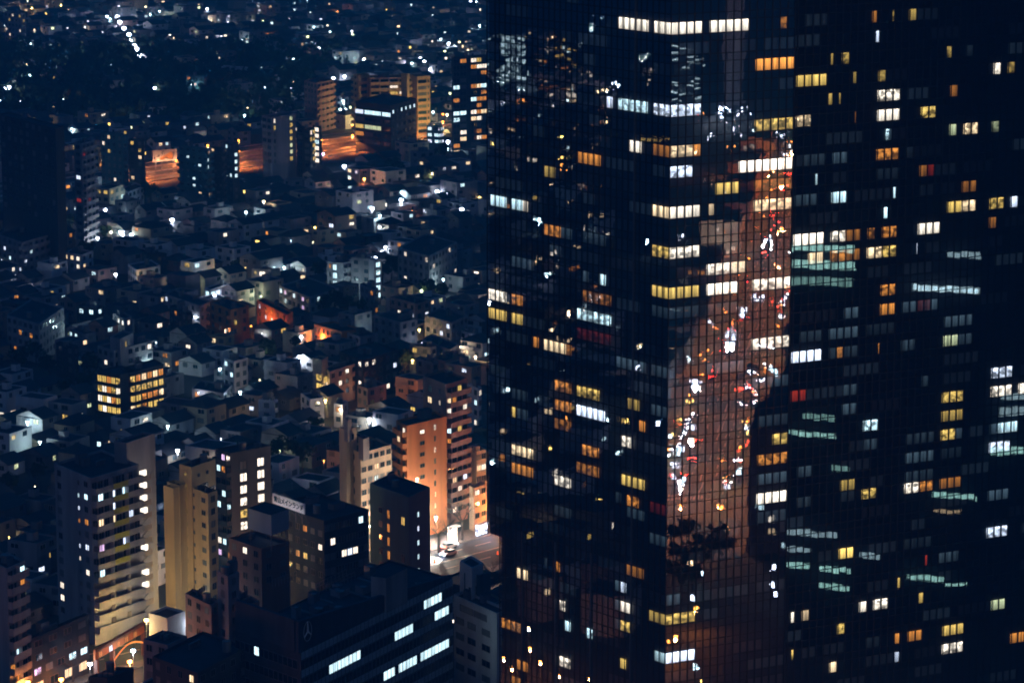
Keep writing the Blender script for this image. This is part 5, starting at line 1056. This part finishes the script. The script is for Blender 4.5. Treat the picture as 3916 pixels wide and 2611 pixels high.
# ---------------- houses ----------------
OW,OH=512,341; vis=np.zeros((OH,OW),bool)
def hull(ps):
    ps=sorted(set(ps)); 
    def half(p):
        h=[]
        for q in p:
            while len(h)>1 and (h[-1][0]-h[-2][0])*(q[1]-h[-2][1])-(h[-1][1]-h[-2][1])*(q[0]-h[-2][0])<=0: h.pop()
            h.append(q)
        return h[:-1]
    return half(ps)+half(ps[::-1])
def cover(base,z0,z1,do=True):
    ps=[]
    for p in base:
        for z in (z0,z1): x,y=proj((p[0],p[1],z)); ps.append((round(x/2,1),round(y/2,1)))
    h=hull(ps); xs=[p[0] for p in h]; ys=[p[1] for p in h]
    tot=max(1,(max(xs)-min(xs))*(max(ys)-min(ys))*.6)
    x0,x1=max(0,int(min(xs))),min(OW,int(max(xs))+1); y0,y1=max(0,int(min(ys))),min(OH,int(max(ys))+1)
    if x0>=x1 or y0>=y1: return 0,tot
    gx,gy=np.meshgrid(np.arange(x0,x1)+.5,np.arange(y0,y1)+.5); k=np.ones(gx.shape,bool)
    for i in range(len(h)):
        a=h[i]; b=h[(i+1)%len(h)]; k&=((b[0]-a[0])*(gy-a[1])-(b[1]-a[1])*(gx-a[0]))>=-.3
    free=int((k&~vis[y0:y1,x0:x1]).sum())
    if do: vis[y0:y1,x0:x1]|=k
    return free,tot
rh=random.Random(99); cand=[]
def district(x,y):
    k=math.sin(x*.011+1.3)*1.0+math.cos(y*.006)*1.0; return R_(48+k*10)
# rows of lots
for blk in range(2):
    pass
ang0=R_(50); U0=V((math.cos(ang0),math.sin(ang0))); V0=V((-U0.y,U0.x))
for iu in range(-60,330):
    for iv in range(-260,120):
        cu=iu*11.6+(iu//5)*4.6; cv=iv*11.4+(iv//2)*4.4
        x=U0.x*cu+V0.x*cv; y=U0.y*cu+V0.y*cv
        if y<600 or y>2330: continue
        if abs(x)>y*.168+25: continue
        ang=ang0+math.sin(x*.004+y*.0031)*.22
        w_=rh.uniform(6.5,10.6); d_=rh.uniform(6.5,10.2); h_=rh.choice([5.6,6.0,6.3,6.8,8.6,9.0]) ; x+=rh.uniform(-.7,.7); y+=rh.uniform(-.7,.7)
        if rh.random()<.05: w_=11;d_=10.5;h_=rh.uniform(9,13)
        rt=rh.random()
        wood=(1555<y<1870 and x<-105)
        if wood and rh.random()<.87: continue
        if rh.random()<.04: continue
        u=V((math.cos(ang),math.sin(ang))); v=V((-u.y,u.x)); c=V((x,y)); base=[c-u*w_/2-v*d_/2,c+u*w_/2-v*d_/2,c+u*w_/2+v*d_/2,c-u*w_/2+v*d_/2]
        if mark(base,.7,True): continue
        mark(base,.1); cand.append((y,base,u,v,c,w_,d_,h_,'gable' if rt<.42 else 'hip' if rt<.6 else 'flat'))
allv=sorted([(s[0],0,s) for s in solids]+[(c[0],1,c) for c in cand],key=lambda e:e[0])
seen=[]; rest=[]
for dist,kk,e in allv:
    if kk==0: cover(e[1],e[2],e[3]); continue
    fr_,tot=cover(e[1],0,e[7]); px_,py_=proj((e[4].x,e[4].y,e[7]*.6))
    inside=-5<px_<1029 and -5<py_<690
    if inside and fr_>3 and fr_/tot>.12: seen.append((fr_,e,(px_,py_)))
    else: rest.append((fr_,e,(px_,py_)))
seen.sort(key=lambda s:-s[0]); ind=seen[:270]; far=seen[270:]
WALLS=[(W_CONC,'grey'),(W_WHITE,'white'),(W_CREAM,'cream'),(W_MAUVE,'mauve grey'),(W_MID,'dark grey'),(W_PINK,'pinkish'),(W_CONC,'grey'),(W_WHITE,'white')]
def lab16(l):
    return l if len(l.split())<=16 else lab16(l.split(' ',1)[1])
def house_geo(wmb,rmb,e,wm,rm):
    y,base,u,v,c,w_,d_,h_,rt=e
    def P(a,b,z): q=c+u*a+v*b; return (q.x,q.y,z)
    W2,D2=w_/2,d_/2
    if rt=='flat':
        wmb.prism(base,0,h_-.35,wm,bottom=False)
        for (a,b,uu,L,n) in ((-W2,-D2,u,w_,v),(-W2,D2-.2,u,w_,v),(-W2,-D2+.2,v,d_-.4,u),(W2-.2,-D2+.2,v,d_-.4,u)):
            o=c+u*a+v*b; wmb.box(o,uu,L,n,.2,h_-.35,h_,wm)
        rmb.prism([V(P(a,b,0)[:2]) for a,b in ((-W2+.25,-D2+.25),(W2-.25,-D2+.25),(W2-.25,D2-.25),(-W2+.25,D2-.25))],h_-.36,h_-.3,rm,bottom=False)
    else:
        e_=h_-1.9; wmb.prism(base,0,e_,wm,bottom=False); o=.45; ri=(W2 if rt=='gable' else W2-D2*.7)
        if rt=='gable':
            for s in (-1,1): t_=[P(s*W2,-D2,e_),P(s*W2,D2,e_),P(s*W2,0,h_-.1)]; wmb.poly(t_ if s>0 else t_[::-1],wm)
        ri=max(.3,ri); ro=ri+(o if rt=='gable' else 0)
        A,B_,C_,D_=P(-W2-o,-D2-o,e_-.2),P(W2+o,-D2-o,e_-.2),P(W2+o,D2+o,e_-.2),P(-W2-o,D2+o,e_-.2); E_,F_=P(-ro,0,h_),P(ro,0,h_)
        rmb.poly([A,B_,F_,E_],rm); rmb.poly([C_,D_,E_,F_],rm)
        if rt=='hip': rmb.poly([B_,C_,F_],rm); rmb.poly([D_,A,E_],rm)
        rmb.poly([D_,C_,B_,A],rm)
        if rt=='gable':
            for s in (-1,1): t_=[P(s*(W2+o),-D2-o,e_-.2),P(s*(W2+o),D2+o,e_-.2),P(s*ro,0,h_)]
    return (h_ if rt=='flat' else h_-1.9)
def sides(e):
    y,base,u,v,c,w_,d_,h_,rt=e; out=[]
    for i in range(4):
        a,b=base[i],base[(i+1)%4]; ee=(b-a); L=ee.length; ee/=L; nn=V((ee.y,-ee.x)); q=nn.dot((V((0,0))-(a+b)/2).normalized())
        if q>.15: out.append((q,a,ee,nn,L))
    out.sort(key=lambda s:-s[0]); return out[:2]
hp=phrases([s[2] for s in ind]); cw={'W':'warm','P':'cream','Y':'yellow','O':'orange','C':'cold white','B':'bluish','V':'violet','L':'greenish'}
for (fr_,e,pp),phr in zip(ind,hp):
    wm,wn_=rh.choice(WALLS); rm=rh.choice([RF_DARK,RF_TILE,RF_GREY,RF_DARK]); y,base,u,v,c,w_,d_,h_,rt=e
    t=empty('house',(c.x,c.y,0),'x','house','small houses of the quarter'); a=MB(); b=MB(); ez=house_geo(a,b,e,wm,rm); a.build('wall',t); b.build('roof',t)
    nf=max(1,int((ez-.2)/2.7)); nlit=0; lc=None
    for q,p0,ee,nn,L in sides(e):
        for f in range(nf):
            for k in range(1 if L<7.5 else 2):
                if rh.random()<.22: continue
                s=L*(k+.5)/(1 if L<7.5 else 2)+rh.uniform(-.8,.8); isl=rh.random()<.15
                if isl: cc=rh.choice(PCHW); m_=lit(cc,kind=rh.choice(['curtain','room'])); nlit+=1; lc=cc
                else: m_=GL if rh.random()<.75 else GLM
                p=p0+ee*s; add_window(t,(p.x,p.y,ez-1.9-f*2.7),ee,rh.choice([1.2,1.7,2.2]),rh.choice([1.1,1.3]),m_,rh.choice([FR,FRW]))
    if rt=='flat' and rh.random()<.6:
        m_=MB(); m_.box(c+u*rh.uniform(-2,.5)+v*rh.uniform(-2,.5),u,2.2,v,1.9,h_-.3,h_+1.7,wm,rm); m_.build('stair_head',t)
    if rh.random()<.35:
        q,p0,ee,nn,L=sides(e)[0]; m_=MB(); z=ez-2.75; m_.box(p0+ee*.6,ee,L*.6,nn,1.1,z,z+.12,wm); m_.box(p0+ee*.6+nn*1.0,ee,L*.6,nn,.1,z+.12,z+1.0,wm); m_.build('balcony',t)
    for k_ in range(rh.choice([0,1,1,2])):
        s_=sides(e); q,p0,ee,nn,L=s_[min(k_,len(s_)-1)]; m_=MB(); z=rh.choice([.4,3.0]); m_.box(p0+ee*rh.uniform(.3,L-1.2)+nn*.05,ee,.85,nn,.34,z,z+.65,METAL); m_.build('air_conditioner',t)
    if rh.random()<.3:
        m_=MB(); q=c+u*rh.uniform(-1,1); m_.bar((q.x,q.y,h_-.3),(q.x,q.y,h_+2.2),.05,METAL,k=4); m_.bar((q.x-u.x*.8,q.y-u.y*.8,h_+1.9),(q.x+u.x*.8,q.y+u.y*.8,h_+1.9),.04,METAL,k=4); m_.build('aerial',t)
    sz='tall' if h_>8.5 else 'broad' if w_>9.5 else 'small'
    t['label']=lab16('%s %s %s house%s, %s'%(sz,wn_,{'flat':'flat roofed','gable':'gabled','hip':'hipped'}[rt],(' with %s light'%cw[lc]) if nlit else '',phr))
# everything farther, smaller or off to the side: one mass
m=MB(); FW_=[W_CONC,W_WHITE,W_CREAM,W_MID,W_MID,W_MAUVE,W_DARK]; FRf=[RF_DARK,RF_TILE,RF_GREY]
LS=[emat('far_light_%s_%d'%(c,k),COLS[c],s,'plain') for c in 'WPYOCBBLCPP' for k,s in enumerate((1.5,4.0))]
for fr_,e,pp in far+[r for r in rest if r[1][0]<1500 or -40<r[2][0]<540]:
    wm=rh.choice(FW_); rm=rh.choice(FRf); ez=house_geo(m,m,e,wm,rm); nf=max(1,int((ez-.2)/2.7))
    for q,p0,ee,nn,L in sides(e):
        for f in range(nf):
            if rh.random()<.5: continue
            s=rh.uniform(.8,L-2.4); isl=rh.random()<(.24 if e[0]<1500 else .28); w2=rh.uniform(1,2.2); p=p0+ee*s+nn*.05; z=ez-1.9-f*2.7
            m.poly([(p.x,p.y,z),(p.x+ee.x*w2,p.y+ee.y*w2,z),(p.x+ee.x*w2,p.y+ee.y*w2,z+1.2),(p.x,p.y,z+1.2)],rh.choice(LS) if isl else GL)
o=tag(m.build('far_houses'),'dark mass of small houses with scattered lights stretching to the top of the picture','houses',kind='stuff')
# random alley lamps added so that the walls catch light
al=[]; ra=random.Random(41)
while len(al)<150:
    y=ra.uniform(720,2150); x=ra.uniform(-y*.165,y*.02); q=V((x,y))
    if mark([q+V((-.6,-.6)),q+V((.6,-.6)),q+V((.6,.6)),q+V((-.6,.6))],0,True): continue
    pass
    al.append((x,y,ra.choice('BBCCWWYOL')))
while len(al)<245:
    y=ra.uniform(1500,2230); x=ra.uniform(-y*.168,y*.02)
    if 1545<y<1880 and x<-100 and ra.random()<.85: continue
    al.append((x,y,ra.choice('BBCCWWYOCL')))
for (x,y,c),p_ in zip(al,phrases([proj((x,y,5)) for x,y,c in al])):
    lamp(x,y,6 if y>1500 else 5,c,(550 if y<1300 else 1100),(.18 if y<1300 else .30 if (x*7)%1<.7 else .6),'small added %s alley lamp, %s'%(wd[c],p_),'small added alley lamps',st=12,name='added_alley_lamp')
# wooded park, a dark mass of crowns
m=MB(); rw=random.Random(8)
for _ in range(1900):
    y=rw.uniform(1545,1890); x=rw.uniform(-400,-90)
    if abs(x)>y*.175: continue
    q=V((x,y))
    if mark([q+V((-2,-2)),q+V((2,-2)),q+V((2,2)),q+V((-2,2))],0,True): continue
    R=rw.uniform(3,5.5); z=rw.uniform(4,8)
    for _k in range(16):
        d=V((rw.gauss(0,1),rw.gauss(0,1),rw.gauss(0,.8)+.2)).normalized(); p=V((x,y,z))+d*R*rw.uniform(.6,1); a=V((rw.gauss(0,1),rw.gauss(0,1),rw.gauss(0,1))).normalized(); b=a.cross(d); s=rw.uniform(.7,1.5)
        m.poly([p-a*s-b*s,p+a*s-b*s,p+a*s+b*s,p-a*s+b*s],LEAF)
tag(m.build('wooded_park'),'dark wooded park in the upper left between the lit streets','wood',kind='stuff')
# ---------------- night air ----------------
hz=bpy.data.materials.new('haze_air'); hz.use_nodes=True; t=hz.node_tree; t.nodes.clear(); o_=t.nodes.new('ShaderNodeOutputMaterial'); pv=t.nodes.new('ShaderNodeVolumePrincipled'); t.links.new(pv.outputs[0],o_.inputs['Volume'])
pv.inputs['Color'].default_value=(.06,.55,1,1); pv.inputs['Density'].default_value=.00030
m=MB(); m.prism([V((-2400,-850)),V((2500,-850)),V((2500,5100)),V((-2400,5100))],-1,230,hz); tag(m.build('haze'),kind='stuff')
print('objects',len(bpy.data.objects),'seen',len(seen),'rest',len(rest))
